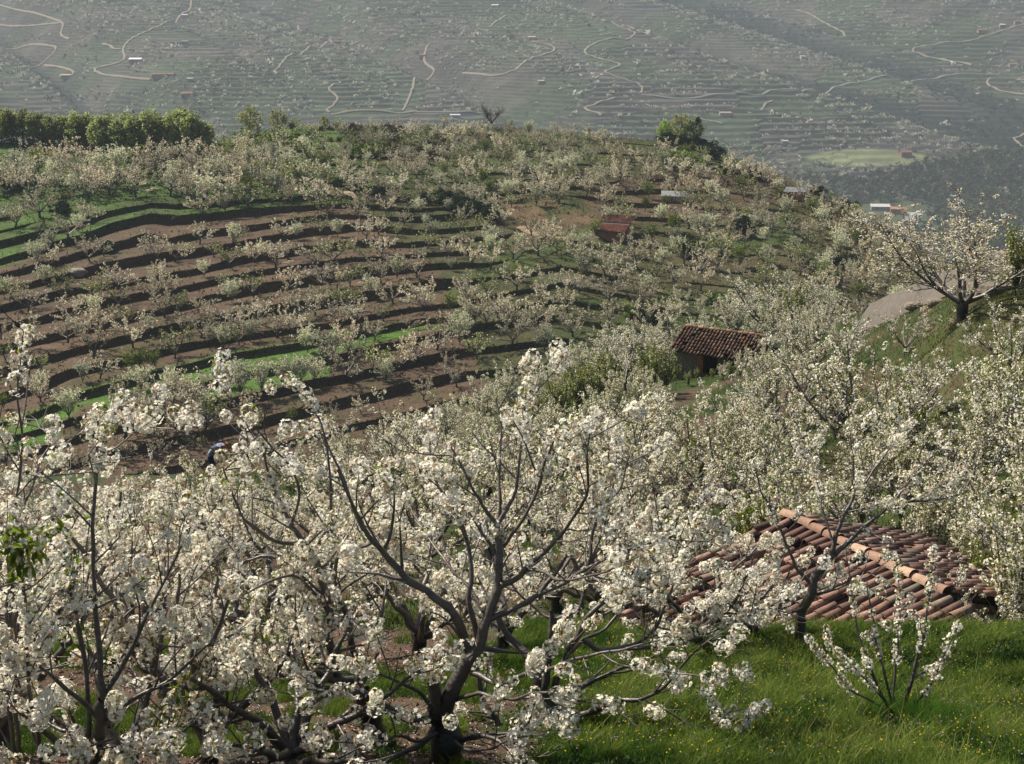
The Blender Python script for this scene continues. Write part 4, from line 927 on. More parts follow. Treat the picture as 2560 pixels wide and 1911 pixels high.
tr_at(OL, 664, 137, .75, 'bright green tree in the middle of the hilltop clump', tint=(.9, 1.2, .7)); tr_at(OL, 683, 140, 1.05, 'pale olive tree at the right of the hilltop clump')
tr_at(OL, 694, 142, .95, 'grey-green tree right of the pale olive tree in the hilltop clump', tint=(.8, .85, .8))
CYP = broadleaf(np.random.default_rng(436), 6.5, .7, 900, .22, (.012, .025, .010), (.03, .05, .018), .1, .05, 26)
tr_at(CYP, 697, 147, 1.05, 'dark narrow cypress at the right end of the hilltop clump', 'cypress_tree')
# bare dark tree on the skyline
r_ = np.random.default_rng(437); W = Acc(); G = goblet(r_, 6.5, 3.0, 9, .22, .25)
for P, R in G:
    tube(W, P, R, 5, np.array([.035, .022, .018]))
    for Q, r2 in side(r_, P, R, 0, .3, .2, .98, 1.8, .8, (.4, .9), .6, .3, .08, .08, .03):
        tube(W, Q, r2, 4, np.array([.045, .028, .022]))
        for Q3, r3 in side(r_, Q, r2, 0, .25, .2, .98, .7, .4, (.4, .9), .6, .3, .08, .06, .025): tube(W, Q3, r3, 3, np.array([.055, .032, .026]))
p = hp(491, 129); e = obj('bare_tree', None, None, p); tag(e, 'leafless dark tree standing alone on the middle of the skyline', 'tree'); e.scale = (.85,) * 3
obj('trunk', W.mesh('bare', M_BARK, True), e)
# dark evergreen bushes
DB = [bush(np.random.default_rng(440 + i), 2.2, 2.4, 2200, .22, (.008, .018, .010), (.028, .050, .018)) for i in range(3)]
GB = [bush(np.random.default_rng(445 + i), 1.8, 2.6, 1800, .20, (.10, .17, .03), (.22, .30, .07)) for i in range(2)]
for ms, X, Y, sc, lb in [(DB[0], 338, 187, (1.3, 1.1, .8), 'dark rounded bush above the pale track, left one'), (DB[1], 362, 193, (1.7, 1.1, .95), 'dark green bush directly above the pale track bend'), (DB[2], 378, 195, (1.3, 1., .85), 'low dark bush at the right end of the pale track'),
    (DB[0], 436, 204, (1.5, 1.3, 1.4), 'large dark bush at the left end of the thicket'), (DB[1], 455, 209, (1.6, 1.3, 1.), 'dark bush in the middle of the thicket'), (DB[2], 472, 214, (1.6, 1.3, 1.2), 'dark bush right of middle in the thicket'), (DB[0], 490, 219, (1.5, 1.2, 1.), 'dark bush at the right end of the thicket by the tan field'),
    (DB[1], 742, 236, (1.15, 1.15, 1.5), 'round dark tree-like bush on the right slope'), (DB[2], 691, 258, (1.35, 1.35, 1.4), 'dark round bush above the green terraces'), (GB[0], 673, 232, (.85, .85, 1.35), 'upright bright green bush on the right slope'), (DB[0], 649, 318, (1.2, 1.2, 1.1), 'dark bush at the end of the lowest green terrace'),
    (GB[1], 632, 316, (1.5, 1.4, .9), 'green bush beside the dark bush on the lowest green terrace'), (GB[0], 715, 304, (1.5, 1.3, .8), 'green bush above the near orchard at centre right'), (DB[1], 725, 172, (1.3, 1.2, 1.2), 'dark bush right of the hilltop clump'), (DB[2], 715, 158, (1.3, 1.2, 1.2), 'dark bush on the ridge below the cypress'), (DB[0], 706, 150, (1.4, 1.2, 1.1), 'dark bush under the cypress'),
    (DB[1], 670, 140, (2., 1.5, 1.), 'dark undergrowth below the middle of the hilltop clump'), (DB[2], 632, 130, (1.8, 1.4, .9), 'dark undergrowth at the left foot of the hilltop clump'), (DB[0], 688, 146, (2.0, 1.4, 1.1), 'dark undergrowth below the pale olive tree'),
    (GB[0], 668, 164, (1.9, 1.6, 1.2), 'pale green bush below the hilltop clump, left one'), (GB[1], 692, 168, (1.6, 1.5, 1.4), 'pale green bush below the hilltop clump, right one'), (DB[1], 756, 180, (1.2, 1.1, .9), 'dark bush on the ridge line left of the tin shed'), (DB[2], 796, 176, (.8, .8, 1.1), 'small dark tree on the ridge above the tin shed'),
    (DB[0], 846, 206, (1.2, 1.1, .9), 'dark bush on the descending ridge, middle one'), (DB[1], 818, 190, (.9, .9, .8), 'dark bush on the descending ridge, upper one'), (DB[2], 893, 240, (1.1, 1., .9), 'dark bush near the lower end of the ridge'), (GB[1], 852, 214, (1.2, 1.2, .7), 'bright green bush on the descending ridge'), (GB[0], 815, 266, (1.8, 1.6, .8), 'green bush on the slope left of the large cherry tree'), (DB[2], 838, 263, (2., 1.4, .8), 'dark scrub on the slope left of the large cherry tree'),
    (GB[1], 830, 281, (1.8, 1.4, .8), 'green thicket behind the left side of the large cherry tree'), (DB[0], 20, 188, (2.2, 1.6, 1.), 'dark bush at the left edge above the green terraces'), (DB[1], 60, 212, (1.5, 1.2, .9), 'dark bush beside the uppermost green terrace'), (DB[2], 108, 250, (1.2, 1., .8), 'dark bush at the end of a green terrace'), (GB[0], 12, 180, (1.5, 1.4, 1.), 'green bush at the left edge of the hill')]:
    tr_at(ms, X, Y, sc, lb, 'bush', 'bush', 'bushes on the hill')
A = Acc()
for _ in range(150):
    X = rng.uniform(-30, 214); p = hp(X, np.interp(X, [-14, 40, 75, 110, 150, 205], [141, 142, 144, 152, 153, 152]) + rng.uniform(-3, 3))
    if p is not None: r = rng.uniform(.7, 1.5); crown(A, rng, p + np.array([0, 0, r * .6]), (r, r, r), 70, .25, (.04, .055, .018), (.14, .17, .05), 8, .3)
tag(obj('undergrowth', A.mesh('undergrowth', M_LEAF)), 'green undergrowth beneath the skyline grove', 'undergrowth', kind='stuff')
# poplar saplings: two bright green stands
YP = [broadleaf(np.random.default_rng(450 + i), 4.0, .6, 420, .20, (.12, .20, .03), (.24, .34, .06), .05, .08, 16) for i in range(3)]
n = 0
for (x0, x1, y0, y1, m) in ((222, 296, 142, 153, 22), (344, 386, 150, 161, 16)):
    for i in range(m):
        X = lerp(x0, x1, (i + .5) / m) + rng.normal() * 1.5; Y = rng.uniform(y0, y1)
        tr_at(YP[i % 3], X, Y, rng.uniform(.6, .95), 'bright green poplar sapling, %s from the left in the %s stand' % (ordn(i), 'left' if x0 < 300 else 'right'), 'poplar_sapling', 'tree', 'stands of young poplars below the skyline')
# dark heather scrub on the mound
A = Acc()
for _ in range(420):
    X = rng.normal(372, 42) ; Y = rng.uniform(0, 1) * 34 + 126 + max(0, (X - 380)) * .06
    if not (285 < X < 452): continue
    if X < 345 and Y > 142: continue
    if vn(np.array(X / 16.), np.array(Y / 9.), 5) < .36: continue
    p = mid.hit(X, Y)
    if p is None: continue
    r = rng.uniform(.6, 1.5); crown(A, rng, p + np.array([0, 0, r * .3]), (r, r, r * .6), 90, .22, (.018, .014, .010), (.06, .05, .022), 8, .3)
tag(obj('heather_scrub', A.mesh('scrub', M_LEAF)), 'dark brown heather scrub over the rocky mound below the skyline', 'scrub', kind='stuff')
# low growth and grass tufts on terrace treads and banks
A = Acc(); cols_i = rng.integers(5, len(s_mid) - 5, 60000); rws = rng.integers(1, Dm.shape[1] - 8, 60000)
P = Vm[cols_i, rws] * 1.0; t_ = rng.uniform(0, 1, (60000, 1)); P = lerp(P, Vm[cols_i + 1, rws], t_); P2 = Vm[cols_i, rws + 1]; P = lerp(P, P2, rng.uniform(0, 1, (60000, 1)))
C0 = cm[cols_i, rws]; X_, Y_ = XY(P); bankm = Kind[rws] == 1; dens = np.where(bankm, .9, .35)
keep = (rng.uniform(size=60000) < dens * (.4 + vn(X_ / 9., Y_ / 4., 15))) & (Y_ > 120) & (P[:, 1] < 330); P = P[keep]; C0 = C0[keep]
dirs = unit(rng.normal(size=P.shape) * .5 + np.array([0, 0, 1.])); N, U, W_ = frames(dirs, rng)
kites(A, P - dirs * .05, dirs, W_, rng.uniform(.2, .6, len(P)), rng.uniform(.06, .2, len(P)), lerp(C0, np.array([.085, .088, .030]), .6) * rng.uniform(.5, 1.8, (len(P), 1)))
tag(obj('bank_grass', A.mesh('bank_grass', M_GRASS)), 'rough grass and weeds on the terrace banks', 'grass', kind='stuff')

# ------------------------------------------------------------------ far mountainside trees and valley forest
rng = np.random.default_rng(500); A = Acc(); N_ = 64000
s = rng.uniform(-.42, .42, N_); y = rng.uniform(1345, 2780, N_); x = s * y
z, rs, pl = farz(x, y); rs0 = rs; dens = fbm(x / 90, y / 90, 3, 111); keepm = (rng.uniform(size=N_) < sstep(.26, .6, dens) * 1.2 + .1) & (rs0 < .2)
rp = np.array(ROADP); near_road = np.zeros(N_, bool)
for i0 in range(0, N_, 4000):
    dd = (np.abs(x[i0:i0 + 4000, None] - rp[None, :, 0]) < 7) & ((y[i0:i0 + 4000, None] - rp[None, :, 1]) < 6) & ((y[i0:i0 + 4000, None] - rp[None, :, 1]) > -22); near_road[i0:i0 + 4000] = dd.any(1)
keepm &= ~near_road
tX, tY = XY(np.stack([x, y, z], 1)); keepm &= ~(((tX - 868) / 60) ** 2 + ((tY - 157) / 8) ** 2 < 1)
x, y, z, dens, pl = x[keepm], y[keepm], z[keepm], dens[keepm], pl[keepm]; n = len(x)
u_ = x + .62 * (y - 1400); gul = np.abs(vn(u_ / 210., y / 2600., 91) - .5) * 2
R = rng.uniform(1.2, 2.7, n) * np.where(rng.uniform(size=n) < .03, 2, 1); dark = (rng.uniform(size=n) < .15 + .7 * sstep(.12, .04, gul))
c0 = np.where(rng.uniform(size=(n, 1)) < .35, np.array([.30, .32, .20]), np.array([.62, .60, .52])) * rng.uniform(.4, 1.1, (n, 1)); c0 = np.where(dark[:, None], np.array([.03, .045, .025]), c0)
K = 10
u = unit(rng.normal(size=(n, K, 3))); P = np.stack([x, y, z], 1)[:, None] + (u * np.array([1.15, 1.15, .6]) * R[:, None, None] * rng.uniform(.4, 1, (n, K, 1))) + np.array([0, 0, 1.]) * R[:, None, None] * .6
P = P.reshape(-1, 3); N, U, W_ = frames((u.reshape(-1, 3) + rng.normal(size=(n * K, 3)) * .5), rng)
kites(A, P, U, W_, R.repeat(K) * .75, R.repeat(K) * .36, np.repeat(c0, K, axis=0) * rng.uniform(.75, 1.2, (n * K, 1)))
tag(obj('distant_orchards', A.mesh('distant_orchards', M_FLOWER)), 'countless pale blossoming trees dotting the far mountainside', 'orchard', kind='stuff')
A = Acc(); n = 4200
Xr = rng.uniform(700, 1100, n); Yr = 155 + 150 * rng.uniform(0, 1, n) ** 1.3
for X, Y in zip(Xr, Yr):
    if Y < np.interp(X, [700, 800, 850, 905, 960, 1024], [188, 178, 182, 172, 158, 152]) + rng.uniform(-3, 5): continue
    if 865 < X < 928 and 205 < Y < 232: continue
    p = far.hit(X, Y)
    if p is None: continue
    h = rng.uniform(7, 13); t = rng.uniform(); ca, cb = ((.03, .045, .02), (.10, .13, .05)) if t < .5 else ((.07, .055, .04), (.15, .12, .08)) if t < .8 else ((.02, .035, .02), (.05, .075, .035))
    crown(A, rng, p + np.array([0, 0, h * .55]), (h * .26, h * .26, h * .5), 34, 2.0, ca, cb, 7, .3)
tag(obj('valley_forest', A.mesh('valley_forest', M_LEAF)), 'grey-green woodland on the hazy valley floor at right', 'forest', kind='stuff')

# ------------------------------------------------------------------ buildings
def box(A, c, d, e1, e2, h, col):
    """box with base centre c, half extents along unit e1*d[0], e2*d[1], height h"""
    c = np.array(c, float); e1 = np.array(e1, float) * d[0]; e2 = np.array(e2, float) * d[1]; up = np.array([0, 0, h])
    V = [c - e1 - e2, c + e1 - e2, c + e1 + e2, c - e1 + e2]; V = V + [v + up for v in V]
    F = [[0, 1, 2, 3], [4, 7, 6, 5], [0, 4, 5, 1], [1, 5, 6, 2], [2, 6, 7, 3], [3, 7, 4, 0]]; A.add(V, F, np.array(col))
def gable_far(name, X, Y, L, Wd, H, ang, wallc, roofc, label, sheet, flat=False, roofm=None, rh=.35, p=None):
    p = hp(X, Y, sheet) if p is None else p
    if p is None: print('MISS', label); return
    if sheet is far: L, Wd, H = L * .75, Wd * .75, H * .85
    e = obj(name, None, None, p); tag(e, label, 'building'); ca, sa = math.cos(ang), math.sin(ang); e1, e2 = np.array([ca, sa, 0]), np.array([-sa, ca, 0])
    A = Acc(); box(A, (0, 0, -1.5), (L / 2, Wd / 2), e1, e2, H + 1.5, wallc)
    rH = Wd * rh * .5
    if not flat:
        for sgn in (-1, 1):
            a, b = e1 * sgn * L / 2 - e2 * Wd / 2 + [0, 0, H], e1 * sgn * L / 2 + e2 * Wd / 2 + [0, 0, H]; t = e1 * sgn * L / 2 + [0, 0, H + rH]
            A.add([a, b, t, (a + t) / 2], [[0, 1, 2, 3]], np.array(wallc))
    obj('wall', A.mesh('wall', M_WALL), e)
    A = Acc(); ov = .06 * Wd + .2; t = .12
    def plate(P0, P1, P2, P3):
        up = np.array([0, 0, t]); V = [P0, P1, P2, P3, P0 + up, P1 + up, P2 + up, P3 + up]
        A.add(V, [[0, 3, 2, 1], [4, 5, 6, 7], [0, 1, 5, 4], [1, 2, 6, 5], [2, 3, 7, 6], [3, 0, 4, 7]], np.array(roofc))
    l = L / 2 + ov; w2 = Wd / 2 + ov; dz = ov * rh
    if flat:
        P = [-e1 * l - e2 * w2 + [0, 0, H + .05], e1 * l - e2 * w2 + [0, 0, H + .05], e1 * l + e2 * w2 + [0, 0, H + Wd * .22], -e1 * l + e2 * w2 + [0, 0, H + Wd * .22]]; plate(*P)
    else:
        for sg in (-1, 1):
            plate(-e1 * l + e2 * sg * w2 + [0, 0, H - dz], e1 * l + e2 * sg * w2 + [0, 0, H - dz], e1 * l + [0, 0, H + rH + .02], -e1 * l + [0, 0, H + rH + .02])
    obj('roof', A.mesh('roof', roofm or M_TILE), e)
    A = Acc()
    for k in (-.2,): box(A, e1 * L * k - e2 * (Wd / 2 + .03) + [0, 0, H * .35], (L * .06, .04), e1, e2, H * .4, (.03, .03, .035))
    obj('window', A.mesh('window', M_DARK), e)
    return e
RED, WHT, CRM, GRY = (.25, .125, .09), (.42, .42, .43), (.28, .25, .21), (.22, .23, .24)
for X, Y, L, Wd, H, a, wc, rc_, lb, fl in [
    (135.5, 61.5, 18, 10, 3, .1, GRY, (.85, .85, .88), 'white flat-roofed shed beside the bend of the far track', True), (159, 77, 20, 9, 4, .15, CRM, RED, 'long orange-roofed farmhouse at upper left, larger of the pair', False), (171, 76.5, 10, 7, 3.5, -.1, CRM, RED, 'small orange-roofed house right of the long farmhouse', False),
    (187, 95.5, 17, 11, 3, .25, (.30, .2, .16), RED, 'red-roofed barn above the skyline grove', False), (185, 17, 9, 6, 3, 0, WHT, (.7, .7, .72), 'white hut beside the upper part of the long far track', True), (185, 43.5, 9, 6, 3, 0, WHT, GRY, 'white hut in the brown field at upper left', True), (67, 77.5, 18, 8, 3.5, .1, CRM, (.55, .40, .30), 'cream farmhouse at far upper left', False),
    (337, 43, 11, 6, 3, .1, CRM, RED, 'small red-roofed house at a hairpin of the far track', False), (422, 57, 8, 6, 3, 0, CRM, RED, 'tiny red-roofed house beside the zigzag far track', False), (495, 7, 12, 7, 3, 0, WHT, (.7, .7, .7), 'white house at the top edge of the photo', False), (532, 39, 11, 7, 3, 0, WHT, (.55, .40, .35), 'pale house with pinkish roof near the top centre', False),
    (190, 81, 8, 5, 3, 0, GRY, WHT, 'small white shed right of the farmhouses', True), (541, 83, 9, 6, 3, .1, CRM, (.5, .4, .34), 'beige house on the middle of the far slope', False), (725, 115, 16, 8, 3, 0, (.42, .36, .30), (.4, .27, .22), 'long brownish farmhouse low on the far slope', False), (803, 58.5, 9, 6, 3, .2, WHT, WHT, 'isolated white shed in the middle of the far right slope', True),
    (982, 32, 16, 8, 3.5, .05, CRM, RED, 'orange-roofed house at upper right below the track', False), (1017, 24, 10, 7, 4, 0, CRM, RED, 'orange-roofed house beside the track end at top right', False), (1002, 26.5, 9, 6, 3, 0, CRM, (.6, .6, .62), 'grey-roofed house left of the track end at top right', False), (1013, 66, 14, 7, 3, 0, WHT, RED, 'white house with orange roof at the right edge', False),
    (785, 143.5, 8, 5, 3, 0, GRY, WHT, 'white shed low on the far slope right of the hilltop clump', True), (905, 156, 15, 10, 5, .2, (.26, .13, .09), (.20, .10, .08), 'dark brick barn in the pale field near the valley floor', False),
    (880, 210, 22, 10, 4, -.1, GRY, (.55, .55, .52), 'grey warehouse in the valley, leftmost of the group', True), (898, 214, 18, 10, 6, -.2, (.30, .13, .08), (.42, .18, .11), 'rust-red building in the valley between two grey ones', False), (913, 221, 14, 12, 7, .5, (.40, .40, .40), (.50, .50, .50), 'grey gabled building in the valley, rightmost of the group', False), (455, 117.5, 14, 6, 3, 0, GRY, (.55, .58, .62), 'grey-blue shed beside the valley road', True)]:
    gable_far('farmhouse' if not fl else 'shed', X, Y, L, Wd, H, a, wc, rc_, lb, far, fl, M_METAL if fl else M_TILE)
# sheds on the opposite hill
gable_far('shed', 674, 201, 3.9, 2.6, .9, -.12, (.22, .18, .15), (.20, .21, .215), 'small shed with shiny tin roof among the ploughed terraces', mid, True, M_METAL)
gable_far('shed', 795, 198, 3.2, 2.4, 1.1, -.35, (.40, .16, .10), (.15, .155, .17), 'small brick shed with grey sheet roof on the right ridge', mid, True, M_METAL)
# ---- barrel tile roofs
def tiles(A, O, e, d, width, length, sp, tl, rng, ca, cb, r=None, miss=.0, n=6, jz=.02):
    """O upper corner on the ridge, e along ridge, d down the slope; cover tiles over pans"""
    e = unit(np.array(e, float)); d = unit(np.array(d, float)); N = unit(np.cross(e, d)); N = N if N[2] > 0 else -N; r = r or sp * .36
    ncol = int(round(width / sp)); nrow = int(math.ceil(length / (tl * .8))); a = np.linspace(0, math.pi, n + 1)
    for i in range(ncol):
        for j in range(nrow):
            for kind in (0, 1):
                u = (i + .5 + (.5 if kind else 0)) * sp
                if kind and i == ncol - 1: continue
                if not kind and rng.uniform() < miss: continue
                P0 = O + e * (u + rng.normal() * .008) + d * (j * tl * .8 + rng.normal() * .015) + N * (.05 if not kind else .0); P1 = P0 + d * tl + e * rng.normal() * .01
                P0 = P0 + N * .0; P1 = P1 + N * (.035 + rng.normal() * jz * .4)
                r0, r1 = (r * .86, r) if not kind else (r, r * .86); sgn = 1 if not kind else -1
                ring = lambda P, rr, k: P[None] + rr * (np.cos(a)[:, None] * e + sgn * np.sin(a)[:, None] * N) + (N * rr if kind else 0)
                t_ = .016; V = np.concatenate([ring(P0, r0, 0), ring(P1, r1, 0), ring(P0, r0 - t_, 0), ring(P1, r1 - t_, 0)]); m = n + 1; q = np.arange(n)
                F = np.concatenate([np.stack([q, q + 1, q + 1 + m, q + m], 1), np.stack([q + 2 * m, q + 3 * m, q + 1 + 3 * m, q + 1 + 2 * m], 1), np.stack([q + m, q + 1 + m, q + 1 + 3 * m, q + 3 * m], 1), np.stack([q, q + 2 * m, q + 1 + 2 * m, q + 1], 1)])
                t = rng.uniform(); c = lerp(np.array(ca), np.array(cb), t ** 1.2) * (.8 + .4 * rng.uniform()); lich = rng.uniform() < .10; c = lerp(c, np.array([.20, .19, .15]), .6) if lich else c
                A.add(V, F, c * (.6 if kind else 1))
def slab(A, P0, P1, P2, P3, t, col):
    N = unit(np.cross(P1 - P0, P3 - P0)); N = N if N[2] > 0 else -N; V = [P0, P1, P2, P3] + [q - N * t for q in (P0, P1, P2, P3)]
    A.add(V, [[0, 1, 2, 3], [7, 6, 5, 4], [0, 4, 5, 1], [1, 5, 6, 2], [2, 6, 7, 3], [3, 7, 4, 0]], np.array(col))
# red roofed building in the foreground
rng = np.random.default_rng(600); zr = -10.25
def atz(X, Y, z): r = ray(X, Y); return r / r[2] * z
Ra, Rb = atz(786, 518, zr), atz(926, 588, zr)
e1 = unit(Rb - Ra); nrm = np.array([-e1[1], e1[0], 0.])
if nrm[0] < 0: nrm = -nrm
Lr = np.linalg.norm(Rb - Ra); eR = nrm * 3.3 + np.array([0, 0, -1.0]); eL = -nrm * 4.0 + np.array([0, 0, -1.12])
bl = obj('tiled_building', None, None, Ra); tag(bl, 'low building with salmon-red barrel-tile roof dug into the meadow slope', 'building')
A = Acc(); TA, TB = (.085, .052, .042), (.31, .19, .148)
tiles(A, np.zeros(3) - e1 * .1, e1, eR, Lr + .3, 3.45, .235, .46, rng, TA, TB, miss=.045, jz=.05)
obj('right_roof_slope', A.mesh('tiles', M_TILE, True), bl)
A = Acc(); tiles(A, np.zeros(3) - e1 * .1, e1, eL, Lr + 1.3, 4.15, .235, .46, rng, TA, TB, miss=.045, jz=.05); obj('left_roof_slope', A.mesh('tiles', M_TILE, True), bl)
A = Acc(); j = 0; t = -.1
while t < Lr + .2:
    a = np.linspace(0, math.pi, 9); P0 = e1 * t + np.array([0, 0, .07]); P1 = e1 * (t + .5) + np.array([0, 0, .10])
    ring = lambda P, rr: P[None] + rr * (np.cos(a)[:, None] * nrm + np.sin(a)[:, None] * np.array([0, 0, 1.]))
    P1 = P1 + nrm * rng.normal() * .02 + np.array([0, 0, rng.normal() * .012]); V = np.concatenate([ring(P0, .105), ring(P1, .125)]); q = np.arange(8); A.add(V, np.stack([q, q + 1, q + 10, q + 9], 1), lerp(np.array([.22, .13, .095]), np.array([.42, .29, .21]), rng.uniform())); t += .42
obj('ridge', A.mesh('ridge', M_TILE, True), bl)
A = Acc(); Z0 = np.zeros(3); slab(A, Z0 - [0, 0, .02], e1 * Lr - [0, 0, .02], e1 * Lr + eR * .98 - [0, 0, .02], eR * .98 - [0, 0, .02], .1, (.16, .10, .07)); slab(A, Z0 - [0, 0, .025], e1 * (Lr + 1) - [0, 0, .025], e1 * (Lr + 1) + eL * .98 - [0, 0, .025], eL * .98 - [0, 0, .025], .1, (.16, .10, .07)); obj('roof_boards', A.mesh('boards', M_WOOD), bl)
A = Acc(); cbx = e1 * (Lr * .5 + .2) - nrm * .35; 
for off, half, ax in ((e1 * (Lr - .15), 3.3, 'n'), (e1 * .35, 3.3, 'n')):
    V = [off + nrm * 2.9 + [0, 0, -3.4], off - nrm * 3.5 + [0, 0, -3.4], off - nrm * 3.5 + [0, 0, -1.12], off + [0, 0, -.13], off + nrm * 2.9 + [0, 0, -1.03]]
    V2_ = [v + e1 * .3 for v in V]; W8 = V + V2_
    A.add([V[0], V[1], V[2], V[3], V[4]] + V2_, [[0, 1, 2, 3], [0, 3, 4, 4], [5, 8, 7, 6], [5, 9, 8, 8]], np.array([.26, .20, .15]))
box(A, e1 * (Lr / 2 + .1) + nrm * 2.95 + [0, 0, -3.4], (Lr / 2 - .1, .15), e1, nrm, 2.35, (.26, .20, .15)); box(A, e1 * (Lr / 2 + .1) - nrm * 3.5 + [0, 0, -3.4], (Lr / 2 - .1, .15), e1, nrm, 2.2, (.26, .20, .15))
obj('wall', A.mesh('wall', M_WALL), bl)
# stone hut
rng = np.random.default_rng(610); HD = 82.0
Pl = atz(684.5, 328, -18.0); kz = -18.0
Pl = at(685, 327, HD + 1.0); Pr = at(767, 333, HD - .3); Pr[2] = Pl[2] - .35
he1 = unit((Pr - Pl) * [1, 1, 0]); hn = np.array([he1[1], -he1[0], 0]); 
if hn[1] > 0: hn = -hn
hL = np.linalg.norm(Pr - Pl); hut = obj('stone_hut', None, None, Pl); tag(hut, 'small stone hut with sagging weathered barrel-tile roof and dark doorway', 'hut')
dF = hn * 2.0 + np.array([0, 0, -.88]) - he1 * .45; dB = -hn * 1.5 + np.array([0, 0, -.55]); ez = (Pr - Pl) / hL
A = Acc(); tiles(A, np.zeros(3) - ez * .1, ez, dF, hL + .1, 2.25, .205, .40, rng, (.045, .034, .029), (.17, .090, .062), miss=.06, n=5, jz=.06)
obj('front_roof_slope', A.mesh('tiles', M_TILE, True), hut)
A = Acc(); tiles(A, np.zeros(3), ez, dB, hL, 1.6, .205, .40, rng, (.10, .07, .05), (.35, .17, .10), miss=.05, n=5); obj('back_roof_slope', A.mesh('tiles', M_TILE, True), hut)
A = Acc(); t = 0.
while t < hL - .1:
    a = np.linspace(0, math.pi, 7); P0 = ez * t + np.array([0, 0, .06]); P1 = ez * (t + .42) + np.array([0, 0, .10 + rng.normal() * .01])
    V = np.concatenate([P[None] + .11 * (np.cos(a)[:, None] * hn + np.sin(a)[:, None] * np.array([0, 0, 1.])) for P in (P0, P1)]); q = np.arange(6); A.add(V, np.stack([q, q + 1, q + 8, q + 7], 1), lerp(np.array([.14, .09, .06]), np.array([.45, .25, .15]), rng.uniform())); t += .34
obj('ridge', A.mesh('ridge', M_TILE, True), hut)
A = Acc(); F0 = hn * 1.72; B0 = -hn * 1.3; hb = -4.0; wc = (.19, .16, .13); ft = -.98
# front wall left of the door, right of the door, lintel
def wallseg(a, b, z0, z1, off, th, col): box(A, he1 * (a + b) / 2 + off + np.array([0, 0, z0]), ((b - a) / 2, th), he1, hn, z1 - z0, col)
wallseg(-.28, 1.12, hb, ft, F0, .16, wc); wallseg(2.25, 2.75, hb, ft - .1, F0, .15, wc); wallseg(2.75, 3.3, hb, -2.0, F0, .15, wc); wallseg(3.3, hL - .05, hb, ft - .25, F0, .15, wc)
wallseg(.0, hL - .1, hb, -.65, B0, .15, wc)
for xx in (-.25, hL - .2):
    o_ = he1 * xx; V = [o_ + F0 + [0, 0, hb], o_ + B0 + [0, 0, hb], o_ + B0 + [0, 0, -.62], o_ + [0, 0, -.14], o_ + F0 + [0, 0, ft + .06]]; V = V + [v + he1 * .25 for v in V]
    A.add(V, [[0, 1, 2, 3], [0, 3, 4, 4], [5, 8, 7, 6], [5, 9, 8, 8], [0, 5, 6, 1], [4, 3, 8, 9], [3, 2, 7, 8], [0, 4, 9, 5]], np.array((.17, .14, .115)))
obj('wall', A.mesh('wall', M_WALL), hut)
A = Acc(); wallseg(1.12, 1.42, hb, ft - .03, F0 + hn * .02, .16, (.30, .11, .06)); obj('brick_jamb', A.mesh('jamb', M_TILE), hut)
A = Acc(); wallseg(1.3, 3.4, ft - .12, ft - .02, F0 + hn * .06, .14, (.14, .11, .09)); obj('lintel', A.mesh('lintel', M_WOOD), hut)
A = Acc(); slab(A, np.array([0, 0, -.03]) + 0 * ez, ez * hL + [0, 0, -.03], ez * hL + dF * .97 + [0, 0, -.03], dF * .97 + [0, 0, -.03], .06, (.10, .075, .055)); slab(A, np.array([0, 0, -.03]) + 0 * ez, ez * hL + [0, 0, -.03], ez * hL + dB + [0, 0, -.03], dB + [0, 0, -.03], .06, (.10, .075, .055)); obj('roof_boards', A.mesh('boards', M_WOOD), hut)
# tiled hut on the opposite hill (two stepped roof planes with a grey strip between)
ph = hp(614, 236); hh = obj('tiled_barn', None, None, ph); tag(hh, 'red-tiled barn with a grey strip across its roof on the opposite hill', 'building')
f1 = unit(np.array([1, -.42, 0.])); f2 = np.array([f1[1], -f1[0], 0.])
if f2[1] > 0: f2 = -f2
A = Acc(); Lh = 5.0
box(A, np.array([0, 0, -.6]), (Lh / 2, 2.2), f1, f2, 1.5, (.30, .13, .09)); obj('wall', A.mesh('wall', M_WALL), hh)
A = Acc(); O1 = -f1 * (Lh / 2 + .2) - f2 * 2.6 + np.array([0, 0, 3.15]); dd = f2 * 2.6 + np.array([0, 0, -.95])
tiles(A, O1, f1, dd, Lh + .4, 2.5, .24, .5, rng, (.13, .050, .036), (.20, .080, .055), n=4); tiles(A, -f1 * (Lh / 2 + .2) + f2 * .45 + np.array([0, 0, 1.95]), f1, dd, Lh + .4, 2.3, .24, .5, rng, (.19, .065, .045), (.30, .115, .075), n=4)
slab(A, O1 - [0, 0, .05], O1 + f1 * (Lh + .4) - [0, 0, .05], O1 + f1 * (Lh + .4) + dd * 2.02 - [0, 0, .2], O1 + dd * 2.02 - [0, 0, .2], .1, (.2, .1, .07)); obj('roof', A.mesh('roof', M_TILE, True), hh)
A = Acc(); box(A, f2 * .12 + np.array([0, 0, 2.05]), (Lh / 2 + .2, .26), f1, f2, .08, (.38, .39, .38)); obj('roof_strip', A.mesh('strip', M_METAL), hh)

